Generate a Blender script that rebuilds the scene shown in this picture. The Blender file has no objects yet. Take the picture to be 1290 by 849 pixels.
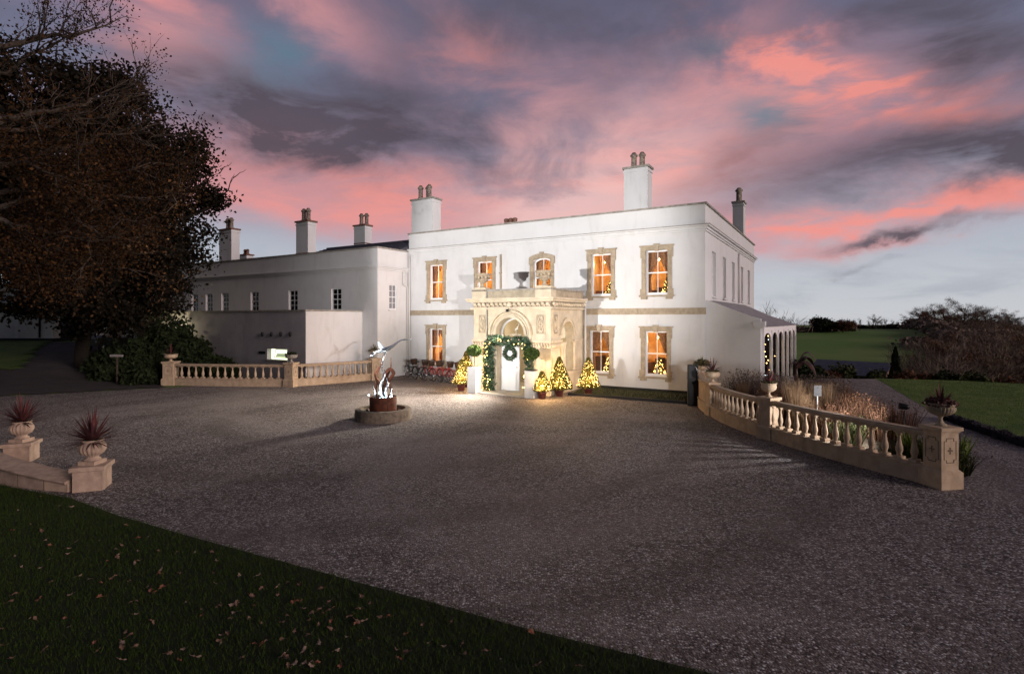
import bpy, math, random
import numpy as np
from mathutils import Vector, Matrix, Euler
random.seed(7); RNG = np.random.default_rng(7)
D2R = math.radians
scene = bpy.context.scene
COL = scene.collection

# ---------------------------------------------------------------- camera
F = 683.0; CX = 645.0; HY = 401.0; CH = 3.1
cd = bpy.data.cameras.new('camera'); cam = bpy.data.objects.new('camera', cd); COL.objects.link(cam)
cam.location = (0, 0, CH); cam.rotation_euler = (D2R(90), 0, 0)
cd.sensor_width = 36; cd.lens = F * 36 / 1290; cd.shift_y = -23.5 / 1290
cd.clip_start = 0.1; cd.clip_end = 3000
scene.camera = cam

# ---------------------------------------------------------------- view
scene.view_settings.view_transform = 'Standard'; scene.view_settings.look = 'None'
scene.view_settings.exposure = 0.0; scene.view_settings.gamma = 1
scene.cycles.max_bounces = 6; scene.cycles.transparent_max_bounces = 12
scene.cycles.sample_clamp_indirect = 4.0
scene.cycles.use_denoising = True

def srgb(r, g, b):
    f = lambda c: ((c/255 + .055)/1.055)**2.4 if c/255 > .04045 else c/255/12.92
    return (f(r), f(g), f(b), 1)

# ---------------------------------------------------------------- sky (world)
world = bpy.data.worlds.new('World'); scene.world = world; world.use_nodes = True
wn = world.node_tree.nodes; wl = world.node_tree.links; wn.clear()
class NT:
    def __init__(s, tree): s.n = tree.nodes; s.l = tree.links
    def put(s, sock, v):
        if hasattr(v, 'links') or isinstance(v, bpy.types.NodeSocket): s.l.new(v, sock)
        else: sock.default_value = v
    def m(s, op, a, b=0.0, c=0.0, clamp=False):
        n = s.n.new('ShaderNodeMath'); n.operation = op; n.use_clamp = clamp
        s.put(n.inputs[0], a); s.put(n.inputs[1], b); s.put(n.inputs[2], c)
        return n.outputs[0]
    def mix(s, f, a, b, blend='MIX'):
        n = s.n.new('ShaderNodeMix'); n.data_type = 'RGBA'; n.blend_type = blend
        s.put(n.inputs[0], f); s.put(n.inputs[6], a); s.put(n.inputs[7], b)
        return n.outputs[2]
    def ss(s, v, lo, hi):
        if lo > hi: return s.m('SUBTRACT', 1.0, s.ss(v, hi, lo))
        n = s.n.new('ShaderNodeMapRange'); n.interpolation_type = 'SMOOTHSTEP'
        s.put(n.inputs[0], v); n.inputs[1].default_value = lo; n.inputs[2].default_value = hi
        return n.outputs[0]
    def noise(s, vec, scale, detail=5, rough=.55, dist=0):
        n = s.n.new('ShaderNodeTexNoise'); s.l.new(vec, n.inputs['Vector'])
        n.inputs['Scale'].default_value = scale; n.inputs['Detail'].default_value = detail
        n.inputs['Roughness'].default_value = rough; n.inputs['Distortion'].default_value = dist
        return n.outputs['Fac']
    def comb(s, x, y, z):
        n = s.n.new('ShaderNodeCombineXYZ'); s.put(n.inputs[0], x); s.put(n.inputs[1], y); s.put(n.inputs[2], z)
        return n.outputs[0]
    def ramp(s, fac, stops):
        n = s.n.new('ShaderNodeValToRGB'); s.l.new(fac, n.inputs[0]); r = n.color_ramp
        while len(r.elements) > 1: r.elements.remove(r.elements[-1])
        r.elements[0].position, r.elements[0].color = stops[0]
        for p, c in stops[1:]:
            e = r.elements.new(p); e.color = c
        return n.outputs[0]
W = NT(world.node_tree)
tc = wn.new('ShaderNodeTexCoord'); sp = wn.new('ShaderNodeSeparateXYZ'); wl.new(tc.outputs['Generated'], sp.inputs[0])
X, Y, Z = sp.outputs
az0 = W.m('ARCTAN2', X, Y)
hyp = W.m('SQRT', W.m('ADD', W.m('MULTIPLY', X, X), W.m('MULTIPLY', Y, Y)))
el0 = W.m('ARCTAN2', Z, hyp)
# clouds as a layer seen in perspective
zc = W.m('ADD', W.m('MAXIMUM', Z, 0.0), 0.16)
pl = W.comb(W.m('DIVIDE', X, zc), W.m('DIVIDE', Y, zc), 0.0)
n1 = W.noise(pl, 1.1, 7, .6, .6)
n2 = W.noise(W.comb(W.m('MULTIPLY', az0, 2.2), W.m('MULTIPLY', el0, 5.5), 3.0), 1.6, 8, .62, .5)
n3 = W.noise(W.comb(W.m('MULTIPLY', az0, 3.0), W.m('MULTIPLY', el0, 11.0), 9.0), 2.2, 6, .6, .4)
n4 = W.noise(W.comb(az0, W.m('MULTIPLY', el0, 1.6), 21.0), 4.5, 6, .6, .3)
az = W.m('ADD', az0, W.m('MULTIPLY', W.m('SUBTRACT', n2, .5), .30))
el = W.m('ADD', el0, W.m('MULTIPLY', W.m('SUBTRACT', n4, .5), .12))
def pxaz(px): return math.atan((px - CX) / F)
def pxel(px, py): return math.atan((HY - py) / F * math.cos(pxaz(px)))
def blob(px, py, wpx, hpx, rot=0.0, power=1.0):
    a, e = pxaz(px), pxel(px, py); c = math.cos(a)
    wa = wpx / F * c * c; he = hpx / F * c
    da = W.m('SUBTRACT', az, a); de = W.m('SUBTRACT', el, e)
    cr, sr = math.cos(rot), math.sin(rot)
    u = W.m('ADD', W.m('MULTIPLY', da, cr / wa), W.m('MULTIPLY', de, sr / wa))
    v = W.m('SUBTRACT', W.m('MULTIPLY', de, cr / he), W.m('MULTIPLY', da, sr / he))
    r2 = W.m('ADD', W.m('MULTIPLY', u, u), W.m('MULTIPLY', v, v))
    return W.m('MULTIPLY', W.m('EXPONENT', W.m('MULTIPLY', r2, -1.0)), power)
def total(items):
    t = items[0]
    for i in items[1:]: t = W.m('ADD', t, i)
    return t
clear = W.ramp(W.m('MULTIPLY', el0, 1.0 / 1.2), [
    (0.0, srgb(200, 202, 206)), (0.06, srgb(190, 195, 203)), (0.14, srgb(164, 172, 188)),
    (0.24, srgb(126, 132, 156)), (0.40, srgb(98, 106, 134)), (1.0, srgb(66, 72, 96))])
c = clear
# mauve veil that covers most of the upper sky
veil = W.m('MULTIPLY', W.ss(n1, .34, .62), W.ss(el0, .12, .28))
c = W.mix(W.m('MULTIPLY', veil, .8), c, srgb(100, 97, 116))
# warm pink body
pink = total([blob(800, 215, 200, 70, .1, .95), blob(470, 250, 260, 42, -.1, .85), blob(310, 205, 150, 60, 0, .6),
              blob(690, 130, 130, 50, .3, .30), blob(590, 55, 120, 34, -.4, .42), blob(430, 25, 70, 24, -.4, .3), blob(200, 20, 110, 45, -.3, .8), blob(410, 20, 90, 30, -.4, .45),
              blob(205, 80, 60, 40, 0, .4), blob(1020, 105, 150, 48, -.15, .85), blob(1090, 275, 290, 30, .03, .95),
              blob(1240, 262, 150, 18, .03, .9), blob(940, 20, 60, 26, 0, .5), blob(1240, 140, 110, 30, .05, .45)])
pk = W.m('MULTIPLY', pink, W.m('ADD', .35, W.m('MULTIPLY', W.ss(n2, .30, .66), .95)), clamp=True)
c = W.mix(W.m('MULTIPLY', pk, .85), c, srgb(214, 150, 152))
# hot salmon ridges inside the pink
hot = total([blob(830, 200, 150, 45, .1, .5), blob(990, 82, 90, 30, -.5, 1.5), blob(1080, 118, 110, 24, -.2, 1.1), blob(1180, 128, 90, 16, 0, .7), blob(1150, 266, 240, 15, .03, 1.5), blob(1080, 305, 110, 8, 0, .6), blob(560, 262, 60, 16, 0, .7), blob(400, 262, 110, 14, 0, .6), blob(1255, 140, 60, 14, 0, .9),
             blob(760, 235, 120, 30, .1, .6), blob(430, 232, 150, 20, -.05, .8), blob(210, 14, 80, 28, -.3, .45), blob(620, 70, 60, 22, -.4, .3), blob(960, 285, 70, 14, 0, .6)])
ht = W.m('MULTIPLY', hot, W.ss(n3, .36, .66), clamp=True)
c = W.mix(W.m('MULTIPLY', ht, .86), c, srgb(250, 152, 140))
# pale glow just above the roof
gl = W.m('MULTIPLY', total([blob(740, 262, 100, 34, .1, 1.0), blob(760, 215, 160, 60, .1, .75)]), W.m('ADD', .35, W.m('MULTIPLY', W.ss(n2, .25, .6), .65)), clamp=True)
c = W.mix(W.m('MULTIPLY', gl, .7), c, srgb(244, 204, 200))
# teal gaps
tl = W.m('MULTIPLY', total([blob(965, 145, 45, 26, 0, .9), blob(300, 80, 110, 36, .2, .55), blob(880, 60, 30, 16, 0, .4), blob(350, 55, 60, 20, .2, .3)]), W.ss(n4, .25, .6), clamp=True)
c = W.mix(tl, c, srgb(92, 128, 146))
# dark slate banks
dk = total([blob(430, 165, 170, 36, -.12, 1.7), blob(300, 145, 120, 30, -.2, 1.1), blob(520, 150, 80, 26, 0, .6), blob(480, 108, 60, 22, 0, .6), blob(1240, 70, 120, 50, 0, .75), blob(1090, 12, 120, 22, 0, .7), blob(1120, 205, 240, 30, .05, 1.0), blob(1250, 215, 120, 26, 0, .6), blob(780, 30, 170, 60, 0, .5),
            blob(1260, 190, 120, 50, 0, .7), blob(600, 20, 120, 40, 0, .35), blob(1120, 294, 66, 8, .03, 1.6), blob(1085, 335, 45, 7, .1, .35), blob(950, 190, 90, 22, .35, .5), blob(1220, 15, 120, 50, 0, .6)])
dd = W.m('MULTIPLY', dk, W.m('ADD', .12, W.m('MULTIPLY', W.m('ADD', W.ss(n4, .3, .66), W.ss(n3, .3, .7)), .5)), clamp=True)
c = W.mix(W.m('MULTIPLY', dd, .90), c, srgb(84, 76, 86))
# fine streaks low on the right
st = W.m('MULTIPLY', W.m('MULTIPLY', W.ss(n3, .45, .7), W.ss(el0, .20, .02)), .35)
c = W.mix(st, c, srgb(138, 144, 162))
# the afterglow is ahead; the sky behind the viewer and overhead is already dark
back = W.ss(Y, -.35, .45)
over = W.ss(el0, 1.25, .55)
dim = W.m('ADD', .30, W.m('MULTIPLY', W.m('MULTIPLY', back, W.m('ADD', .35, W.m('MULTIPLY', over, .65))), .70))
c = W.mix(1.0, c, W.comb(dim, dim, dim), 'MULTIPLY')
# below the horizon
c = W.mix(W.ss(el0, -.02, -.06), c, srgb(60, 60, 66))
bg = wn.new('ShaderNodeBackground'); wo = wn.new('ShaderNodeOutputWorld')
wl.new(c, bg.inputs[0]); bg.inputs[1].default_value = 1.0; wl.new(bg.outputs[0], wo.inputs[0])
world.cycles.sampling_method = 'MANUAL'; world.cycles.sample_map_resolution = 512

# ---------------------------------------------------------------- lamps
def lamp(name, kind, loc, energy, color, target=None, size=.1, spot=60, blend=.5):
    ld = bpy.data.lights.new(name, kind); ld.energy = energy; ld.color = color
    o = bpy.data.objects.new(name, ld); COL.objects.link(o); o.location = loc
    if kind == 'SPOT': ld.spot_size = D2R(spot); ld.spot_blend = blend; ld.shadow_soft_size = size
    if kind == 'POINT': ld.shadow_soft_size = size
    if target is not None:
        o.rotation_euler = (Vector(target) - Vector(loc)).to_track_quat('-Z', 'Y').to_euler()
    return o
sun = bpy.data.lights.new('sun', 'SUN'); sun.energy = 2.0; sun.angle = D2R(22); sun.color = (1, .82, .77)
so = bpy.data.objects.new('sun', sun); COL.objects.link(so); so.rotation_euler = Vector((.78, -.58, .25)).to_track_quat('Z', 'Y').to_euler()
WARMW = (1, .975, .955)
FLOODS_AND_FILL = [((8.9, 12.3, 1.10), (3.0, 18.5, 1.6), 480, 150, .3), ((-12.4, 6.8, 3.3), (-.2, 25.4, 6.2), 19000, 43, .6), ((4.6, -2.0, 3.4), (-.1, 26.7, 4.9), 14500, 41, .6)]  # the third is an added fill light behind the viewpoint
for i, (p, t, e, a, b) in enumerate(FLOODS_AND_FILL):
    d = (Vector(t) - Vector(p)).normalized()
    lamp('floodlight_or_fill_beam', 'SPOT', Vector(p) + d * .14, e, WARMW, t, .07, a, b)

# ---------------------------------------------------------------- helpers
A = Vector((7.77, 21.8, 0)); UX = Vector((.857, -.516, 0)).normalized(); UY = Vector((.516, .857, 0)).normalized()
HROT = math.atan2(UX.y, UX.x)
MH = Matrix.Translation(A) @ Matrix.Rotation(HROT, 4, 'Z'); MHi = MH.inverted()
def ray(px): return Vector(((px - CX) / F, 1, 0))
def hx(px, y):      # house x where the sight line crosses house y = const
    c0 = MHi @ Vector((0, 0, 0)); r = MHi.to_3x3() @ ray(px); t = (y - c0.y) / r.y; return c0.x + r.x * t
def hy(px, x):
    c0 = MHi @ Vector((0, 0, 0)); r = MHi.to_3x3() @ ray(px); t = (x - c0.x) / r.x; return c0.y + r.y * t
def depth(x, y): return (MH @ Vector((x, y, 0))).y
def hz(py, x, y): return CH + (HY - py) / F * depth(x, y)
def G(px, py):
    d = CH * F / (py - HY); return Vector(((px - CX) / F * d, d, 0))

def tag(o, label=None, cat=None, group=None, kind=None):
    if label: o['label'] = label
    if cat: o['category'] = cat
    if group: o['group'] = group
    if kind: o['kind'] = kind
    return o
def empty(name, loc, rz=0, label=None, cat=None, group=None):
    o = bpy.data.objects.new(name, None); COL.objects.link(o); o.location = loc; o.rotation_euler = (0, 0, rz)
    o.empty_display_size = .2
    return tag(o, label, cat, group)
def hroot(name, x, y, z, label, cat, group=None, rz=0):
    o = empty(name, MH @ Vector((x, y, z)), HROT + rz, label, cat, group); return o

class MB:
    """collects shapes into one mesh; off is subtracted from every vertex on build"""
    def __init__(s): s.v = []; s.f = []; s.sm = []
    def add(s, vs, fs, smooth=False):
        b = len(s.v); s.v += [tuple(p) for p in vs]; s.f += [tuple(i + b for i in f) for f in fs]; s.sm += [smooth] * len(fs); return s
    def box(s, x0, x1, y0, y1, z0, z1, M=None):
        p = [Vector((x, y, z)) for z in (z0, z1) for y in (y0, y1) for x in (x0, x1)]
        if M is not None: p = [M @ q for q in p]
        return s.add(p, [(0, 2, 3, 1), (4, 5, 7, 6), (0, 1, 5, 4), (2, 6, 7, 3), (0, 4, 6, 2), (1, 3, 7, 5)])
    def quad(s, *p): return s.add(p, [tuple(range(len(p)))])
    def prism(s, pts, z0, z1):
        n = len(pts); vs = [(x, y, z0) for x, y in pts] + [(x, y, z1) for x, y in pts]
        return s.add(vs, [tuple(range(n - 1, -1, -1)), tuple(range(n, 2*n))] + [(i, (i+1) % n, n + (i+1) % n, n + i) for i in range(n)])
    def lathe(s, prof, c=(0, 0, 0), n=16, flute=0, nf=16, M=None, smooth=True, zmod=None):
        vs = []
        for r, z in prof:
            for i in range(n):
                a = 2*math.pi*i/n; rr = r
                if flute and zmod and zmod[0] < z < zmod[1]: rr = r * (1 - flute * (.5 + .5*math.cos(a*nf)))
                q = Vector((rr*math.cos(a), rr*math.sin(a), z))
                if M is not None: q = M @ q
                vs.append(q + Vector(c))
        fs = []
        for k in range(len(prof)-1):
            for i in range(n): fs.append((k*n+i, k*n+(i+1) % n, (k+1)*n+(i+1) % n, (k+1)*n+i))
        fs.append(tuple(range(n-1, -1, -1))); fs.append(tuple((len(prof)-1)*n+i for i in range(n)))
        return s.add(vs, fs, smooth)
    def tube(s, pts, radii, n=6, cap=True, smooth=True, closed=False):
        pts = [Vector(p) for p in pts]; m = len(pts)
        if not hasattr(radii, '__len__'): radii = [radii]*m
        vs = []; prev = None
        for k, p in enumerate(pts):
            if closed: t = pts[(k+1) % m] - pts[k-1]
            else: t = pts[min(k+1, m-1)] - pts[max(k-1, 0)]
            if t.length < 1e-9: t = Vector((0, 0, 1))
            t.normalize()
            if prev is None:
                ref = Vector((0, 0, 1)) if abs(t.z) < .9 else Vector((1, 0, 0)); a = t.cross(ref).normalized()
            else:
                a = prev - t*prev.dot(t)
                a = a.normalized() if a.length > 1e-6 else t.orthogonal().normalized()
            prev = a; b = t.cross(a)
            for i in range(n):
                w = 2*math.pi*i/n; vs.append(p + (a*math.cos(w) + b*math.sin(w))*radii[k])
        fs = [(k*n+i, k*n+(i+1) % n, (k+1)*n+(i+1) % n, (k+1)*n+i) for k in range(m-1) for i in range(n)]
        if closed: fs += [((m-1)*n+i, (m-1)*n+(i+1) % n, (i+1) % n, i) for i in range(n)]
        elif cap: fs += [tuple(range(n-1, -1, -1)), tuple((m-1)*n+i for i in range(n))]
        return s.add(vs, fs, smooth)
    def ball(s, c, r, n=8, m=6, sq=(1, 1, 1)):
        prof = [(math.sin(math.pi*k/m)*r, -math.cos(math.pi*k/m)*r) for k in range(m+1)]
        prof[0] = (r*.02, -r); prof[-1] = (r*.02, r)
        return s.lathe(prof, c, n, M=Matrix.Diagonal((*sq, 1)))
    def xf(s, M): s.v = [tuple(M @ Vector(p)) for p in s.v]; return s
    def build(s, name, mat, parent=None, off=(0, 0, 0), bevel=0):
        me = bpy.data.meshes.new(name); ox, oy, oz = off
        me.from_pydata([(x-ox, y-oy, z-oz) for x, y, z in s.v], [], s.f)
        if any(s.sm): me.polygons.foreach_set('use_smooth', s.sm)
        me.materials.append(mat); me.update()
        o = bpy.data.objects.new(name, me); COL.objects.link(o)
        if parent is not None: o.parent = parent
        if bevel:
            b = o.modifiers.new('bevel', 'BEVEL'); b.width = bevel; b.segments = 2; b.limit_method = 'ANGLE'
        return o
def np_mesh(name, verts, nper, mat, parent=None, loc=None):
    """verts (N*nper,3): N separate polygons with nper corners"""
    n = len(verts)//nper
    me = bpy.data.meshes.new(name); me.vertices.add(len(verts)); me.vertices.foreach_set('co', np.asarray(verts, dtype=np.float32).ravel())
    me.loops.add(n*nper); me.loops.foreach_set('vertex_index', np.arange(n*nper, dtype=np.int32))
    me.polygons.add(n); me.polygons.foreach_set('loop_start', np.arange(0, n*nper, nper, dtype=np.int32))
    try: me.polygons.foreach_set('loop_total', np.full(n, nper, dtype=np.int32))
    except Exception: pass
    me.materials.append(mat); me.update(calc_edges=True); me.validate()
    o = bpy.data.objects.new(name, me); COL.objects.link(o)
    if parent is not None: o.parent = parent
    if loc is not None: o.location = loc
    return o
def copy_tree(o, parent=None):
    c = o.copy(); COL.objects.link(c)
    if parent is not None: c.parent = parent
    for ch in [x for x in o.children]: copy_tree(ch, c)
    return c

# ---------------------------------------------------------------- materials
def mat(name, base, rough=.8, noise=None, bump=0, bscale=40, metal=0, emit=None, estr=0, spec=.3, ramp=None, island=None, coord='Object', trans=0, stain=None):
    m = bpy.data.materials.new(name); m.use_nodes = True; t = NT(m.node_tree); b = m.node_tree.nodes['Principled BSDF']
    b.inputs['Roughness'].default_value = rough; b.inputs['Metallic'].default_value = metal
    b.inputs['Specular IOR Level'].default_value = spec
    b.inputs['Base Color'].default_value = (*base[:3], 1)
    co = t.n.new('ShaderNodeTexCoord').outputs[coord] if (noise or bump or stain) else None
    col = None
    if island:
        g = t.n.new('ShaderNodeNewGeometry'); col = t.ramp(g.outputs['Random Per Island'], island)
    if noise:     # (scale, other colour, contrast lo, hi)
        f = t.noise(co, noise[0], 6, .6); f = t.ss(f, noise[2] if len(noise) > 2 else .35, noise[3] if len(noise) > 3 else .65)
        col = t.mix(f, col if col is not None else (*base[:3], 1), (*noise[1][:3], 1))
    if stain:     # vertical streaky dirt: (scale, colour, amount)
        mp = t.n.new('ShaderNodeMapping'); t.l.new(co, mp.inputs[0]); mp.inputs['Scale'].default_value = (1, 1, .22)
        f = t.ss(t.noise(mp.outputs[0], stain[0], 7, .65, .5), .50, .78)
        col = t.mix(t.m('MULTIPLY', f, stain[2]), col if col is not None else (*base[:3], 1), (*stain[1][:3], 1))
    if col is not None: t.l.new(col, b.inputs['Base Color'])
    if bump:
        bn = t.n.new('ShaderNodeBump'); bn.inputs['Strength'].default_value = bump; bn.inputs['Distance'].default_value = .02
        t.l.new(t.noise(co, bscale, 5, .6), bn.inputs['Height']); t.l.new(bn.outputs[0], b.inputs['Normal'])
    if emit is not None:
        b.inputs['Emission Color'].default_value = (*emit[:3], 1); b.inputs['Emission Strength'].default_value = estr
    return m
RENDER = mat('white_render', (.66, .655, .66), .85, (1.0, (.60, .595, .595), .35, .8), .25, 60, stain=(2.6, (.44, .42, .40), .36))
RENDER_DARK = mat('dark_render', (.36, .335, .36), .9, (1.0, (.42, .39, .41)), .25, 60, stain=(1.6, (.19, .17, .17), .4))  # annex front wall, coloured darker than its end wall
COPING = mat('coping', (.36, .33, .30), .9, (5, (.24, .22, .19)), .3, 40)
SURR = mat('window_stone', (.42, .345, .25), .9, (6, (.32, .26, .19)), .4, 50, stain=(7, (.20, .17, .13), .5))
LIME = mat('porch_limestone', (.64, .55, .41), .88, (2.5, (.52, .44, .32)), .45, 45, stain=(3, (.30, .245, .18), .42))
SAND = mat('balustrade_stone', (.52, .395, .28), .9, (5, (.42, .31, .215)), .5, 60, stain=(5, (.20, .16, .12), .55))
SAND_PINK = mat('pale_pink_stone', (.48, .35, .27), .9, (7, (.38, .27, .21)), .4, 60, stain=(6, (.16, .12, .09), .6))
URNST = mat('urn_stone', (.42, .34, .25), .92, (9, (.30, .25, .17)), .4, 60)
SLATE = mat('roof_slate', (.085, .085, .105), .6, (8, (.055, .055, .07)), .5, 12)
POT = mat('chimney_pot', (.30, .24, .19), .9, (10, (.12, .10, .09), .4, .6), .3, 30)
POTRED = mat('chimney_pot_red', (.26, .13, .09), .9, (10, (.12, .07, .06)), .3, 30)
SASH = mat('painted_sash', (.78, .77, .78), .45, spec=.5)
PLINTHDK = mat('black_plinth', (.02, .02, .022), .7)
CURT = mat('curtain', (.30, .15, .07), .95, (14, (.17, .08, .04)))
ROOMW = mat('room_wall', (.70, .44, .19), .9, (3, (.52, .30, .12)))
ROOMD = mat('room_dark', (.035, .03, .04), .9)
FURN = mat('furniture', (.06, .03, .018), .6)
BULB = mat('lit_bulb', (1, .8, .5), .5, emit=(1, .66, .26), estr=14)
FAIRY = mat('fairy_light', (1, .75, .3), .5, emit=(1, .62, .19), estr=13)
FAIRYC = mat('fairy_light_cool', (.8, .9, 1), .5, emit=(.75, .9, 1), estr=6)
LED = mat('led_white', (.7, .95, 1), .5, emit=(.62, .92, 1), estr=8)
IRON = mat('black_iron', (.008, .008, .009), .5, spec=.3)
PIPEW = mat('painted_pipe', (.62, .60, .58), .6)
WHITEBOX = mat('white_planter', (.52, .52, .52), .55, (3, (.46, .45, .44)))
TERRA = mat('dark_red_pot', (.10, .025, .02), .5, spec=.5)
STEEL = mat('polished_steel', (.70, .74, .80), .22, metal=1)
CORTEN = mat('corten_steel', (.115, .032, .015), .8, (7, (.055, .018, .010)), .3, 50)
COPPERDK = mat('copper_dark', (.16, .06, .035), .4, (9, (.06, .03, .02)), metal=.7)
BRICKRING = mat('basin_stone', (.22, .175, .13), .92, (6, (.12, .10, .08)), .5, 40, stain=(5, (.06, .05, .04), .7))
WATER = mat('basin_water', (.01, .012, .014), .05, spec=.8)
BARK = mat('bark', (.085, .062, .048), .95, (9, (.04, .03, .024)), .6, 30)
BARKG = mat('bark_grey', (.10, .075, .06), .95, (9, (.05, .038, .03)), .6, 30)
def leafmat(name, cols, rough=.75, spec=.12):
    return mat(name, cols[0], rough, island=[(i/(len(cols)-1), (*c_, 1)) for i, c_ in enumerate(cols)], spec=spec)
OAKLEAF = leafmat('autumn_leaf', [(.020, .010, .005), (.045, .020, .007), (.015, .009, .005), (.085, .038, .012), (.022, .012, .006), (.012, .008, .005)])
DARKLEAF = leafmat('evergreen_leaf', [(.007, .007, .004), (.012, .009, .006), (.008, .008, .005), (.020, .013, .007), (.007, .007, .004)])
LAUREL = leafmat('laurel_leaf', [(.010, .016, .007), (.020, .030, .011), (.013, .020, .008), (.032, .040, .016)], .85)
CORD = leafmat('cordyline_leaf', [(.09, .028, .030), (.14, .040, .040), (.06, .024, .028), (.11, .05, .045)], .6)
CORDG = leafmat('cordyline_green', [(.07, .08, .03), (.12, .09, .04), (.05, .06, .025)], .45)
FIRL = leafmat('fir_needle', [(.09, .095, .025), (.14, .12, .03), (.07, .075, .02), (.18, .14, .04)])
GARL = leafmat('garland_leaf', [(.03, .055, .03), (.06, .10, .06), (.10, .15, .10), (.04, .06, .025)])
BOXL = leafmat('box_leaf', [(.035, .060, .014), (.055, .085, .020), (.025, .045, .010), (.075, .095, .03)])
TANG = leafmat('tan_grass', [(.32, .21, .125), (.25, .155, .085), (.38, .26, .16), (.20, .12, .07)], .9)
RUSTG = leafmat('rust_grass', [(.12, .055, .032), (.17, .085, .048), (.08, .042, .03), (.20, .115, .07)], .9)
DULLG = leafmat('dull_seedheads', [(.10, .075, .065), (.15, .11, .09), (.07, .05, .045), (.19, .14, .11)], .8)
GREENG = leafmat('green_iris', [(.10, .16, .025), (.17, .22, .04), (.07, .10, .02)], .6)
LAV = leafmat('lavender', [(.07, .06, .075), (.12, .10, .12), (.05, .045, .055), (.09, .085, .09)], .8)
GRASSL = leafmat('lawn_blade_shaded', [(.022, .042, .006), (.036, .062, .009), (.016, .030, .005), (.050, .068, .013)], .85)  # front lawn blades, tree shade put into the green
TWIG = leafmat('winter_twig', [(.16, .118, .10), (.22, .16, .13), (.12, .09, .08)], .9)
TWIGR = leafmat('russet_twig', [(.10, .05, .03), (.15, .07, .038), (.07, .04, .03)], .9)
CONIF = leafmat('conifer_leaf', [(.012, .018, .010), (.022, .030, .014), (.016, .020, .010)], .8)
HEDG = leafmat('bush_leaf', [(.035, .045, .018), (.06, .065, .022), (.03, .035, .018), (.09, .09, .035)], .8)
RED = mat('red_paint', (.42, .030, .022), .35, spec=.5)
BLKP = mat('black_paint', (.02, .02, .02), .35, spec=.5)
RUBBER = mat('rubber', (.02, .02, .02), .8)
CHROME = mat('chrome', (.6, .6, .62), .25, metal=1)
WICKER = mat('wicker', (.065, .030, .016), .8, (40, (.03, .016, .010)), .6, 60)
GREYW = mat('black_wood', (.018, .015, .016), .8, (12, (.03, .026, .026)))
PLATE = mat('pale_plate', (.40, .39, .41), .6)
def glass(name='window_glass', tint=(1, 1, 1, 1), f=.12):
    m = bpy.data.materials.new(name); m.use_nodes = True; n = m.node_tree.nodes; l = m.node_tree.links; n.clear()
    o = n.new('ShaderNodeOutputMaterial'); mx = n.new('ShaderNodeMixShader'); tr = n.new('ShaderNodeBsdfTransparent'); gl_ = n.new('ShaderNodeBsdfGlossy')
    tr.inputs[0].default_value = tint; gl_.inputs['Roughness'].default_value = .03
    fr = n.new('ShaderNodeFresnel'); fr.inputs[0].default_value = 1.5
    l.new(fr.outputs[0], mx.inputs[0]); l.new(tr.outputs[0], mx.inputs[1]); l.new(gl_.outputs[0], mx.inputs[2]); l.new(mx.outputs[0], o.inputs[0])
    return m
GLASS = glass()

# ground materials
def gravel_mat():
    m = bpy.data.materials.new('gravel'); m.use_nodes = True; t = NT(m.node_tree); b = m.node_tree.nodes['Principled BSDF']
    co = t.n.new('ShaderNodeTexCoord').outputs['Object']
    def vor(scale, feat='F1'):
        v = t.n.new('ShaderNodeTexVoronoi'); v.feature = feat; v.inputs['Scale'].default_value = scale; t.l.new(co, v.inputs['Vector']); return v
    v1 = vor(36); v2 = vor(15)
    s1 = t.n.new('ShaderNodeSeparateColor'); t.l.new(v1.outputs['Color'], s1.inputs[0])
    s2 = t.n.new('ShaderNodeSeparateColor'); t.l.new(v2.outputs['Color'], s2.inputs[0])
    col = t.ramp(s1.outputs[0], [(0, (.04, .031, .032, 1)), (.20, (.12, .092, .088, 1)), (.42, (.25, .195, .19, 1)), (.62, (.40, .335, .325, 1)), (.78, (.62, .56, .55, 1)), (.92, (.88, .84, .84, 1)), (1, (.95, .93, .94, 1))])
    col = t.mix(t.m('MULTIPLY', s2.outputs[1], .35), col, (.14, .095, .085, 1))
    gap = t.ss(v1.outputs['Distance'], .62, .30)
    col = t.mix(t.m('ADD', .35, t.m('MULTIPLY', gap, .65)), (.03, .024, .022, 1), col)
    big = t.ss(t.noise(co, .35, 6, .6, .4), .35, .68)
    col = t.mix(t.m('MULTIPLY', big, .22), col, (.10, .078, .074, 1))
    mid = t.ss(t.noise(co, 2.6, 5, .6), .40, .72)
    col = t.mix(t.m('MULTIPLY', mid, .20), col, (.42, .34, .31, 1))
    wv = t.n.new('ShaderNodeTexWave'); wv.wave_type = 'RINGS'; wv.rings_direction = 'Z'; wv.inputs['Scale'].default_value = .11; wv.inputs['Distortion'].default_value = 5; wv.inputs['Detail'].default_value = 3; wv.inputs['Detail Scale'].default_value = .35
    mp = t.n.new('ShaderNodeMapping'); t.l.new(co, mp.inputs[0]); mp.inputs['Location'].default_value = (4.5, -17, 0); t.l.new(mp.outputs[0], wv.inputs['Vector'])
    trk = t.ss(wv.outputs['Fac'], .78, .97)
    col = t.mix(t.m('MULTIPLY', trk, .34), col, (.10, .078, .070, 1))
    patch = t.ss(t.noise(co, .16, 4, .6, .8), .42, .66)
    col = t.mix(t.m('MULTIPLY', patch, .38), col, (.48, .41, .39, 1))
    t.l.new(col, b.inputs['Base Color']); b.inputs['Roughness'].default_value = .75; b.inputs['Specular IOR Level'].default_value = .25
    bn = t.n.new('ShaderNodeBump'); bn.inputs['Strength'].default_value = 1.0; bn.inputs['Distance'].default_value = .03
    t.l.new(t.m('ADD', gap, t.m('MULTIPLY', s2.outputs[0], .5)), bn.inputs['Height']); t.l.new(bn.outputs[0], b.inputs['Normal'])
    return m
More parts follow.
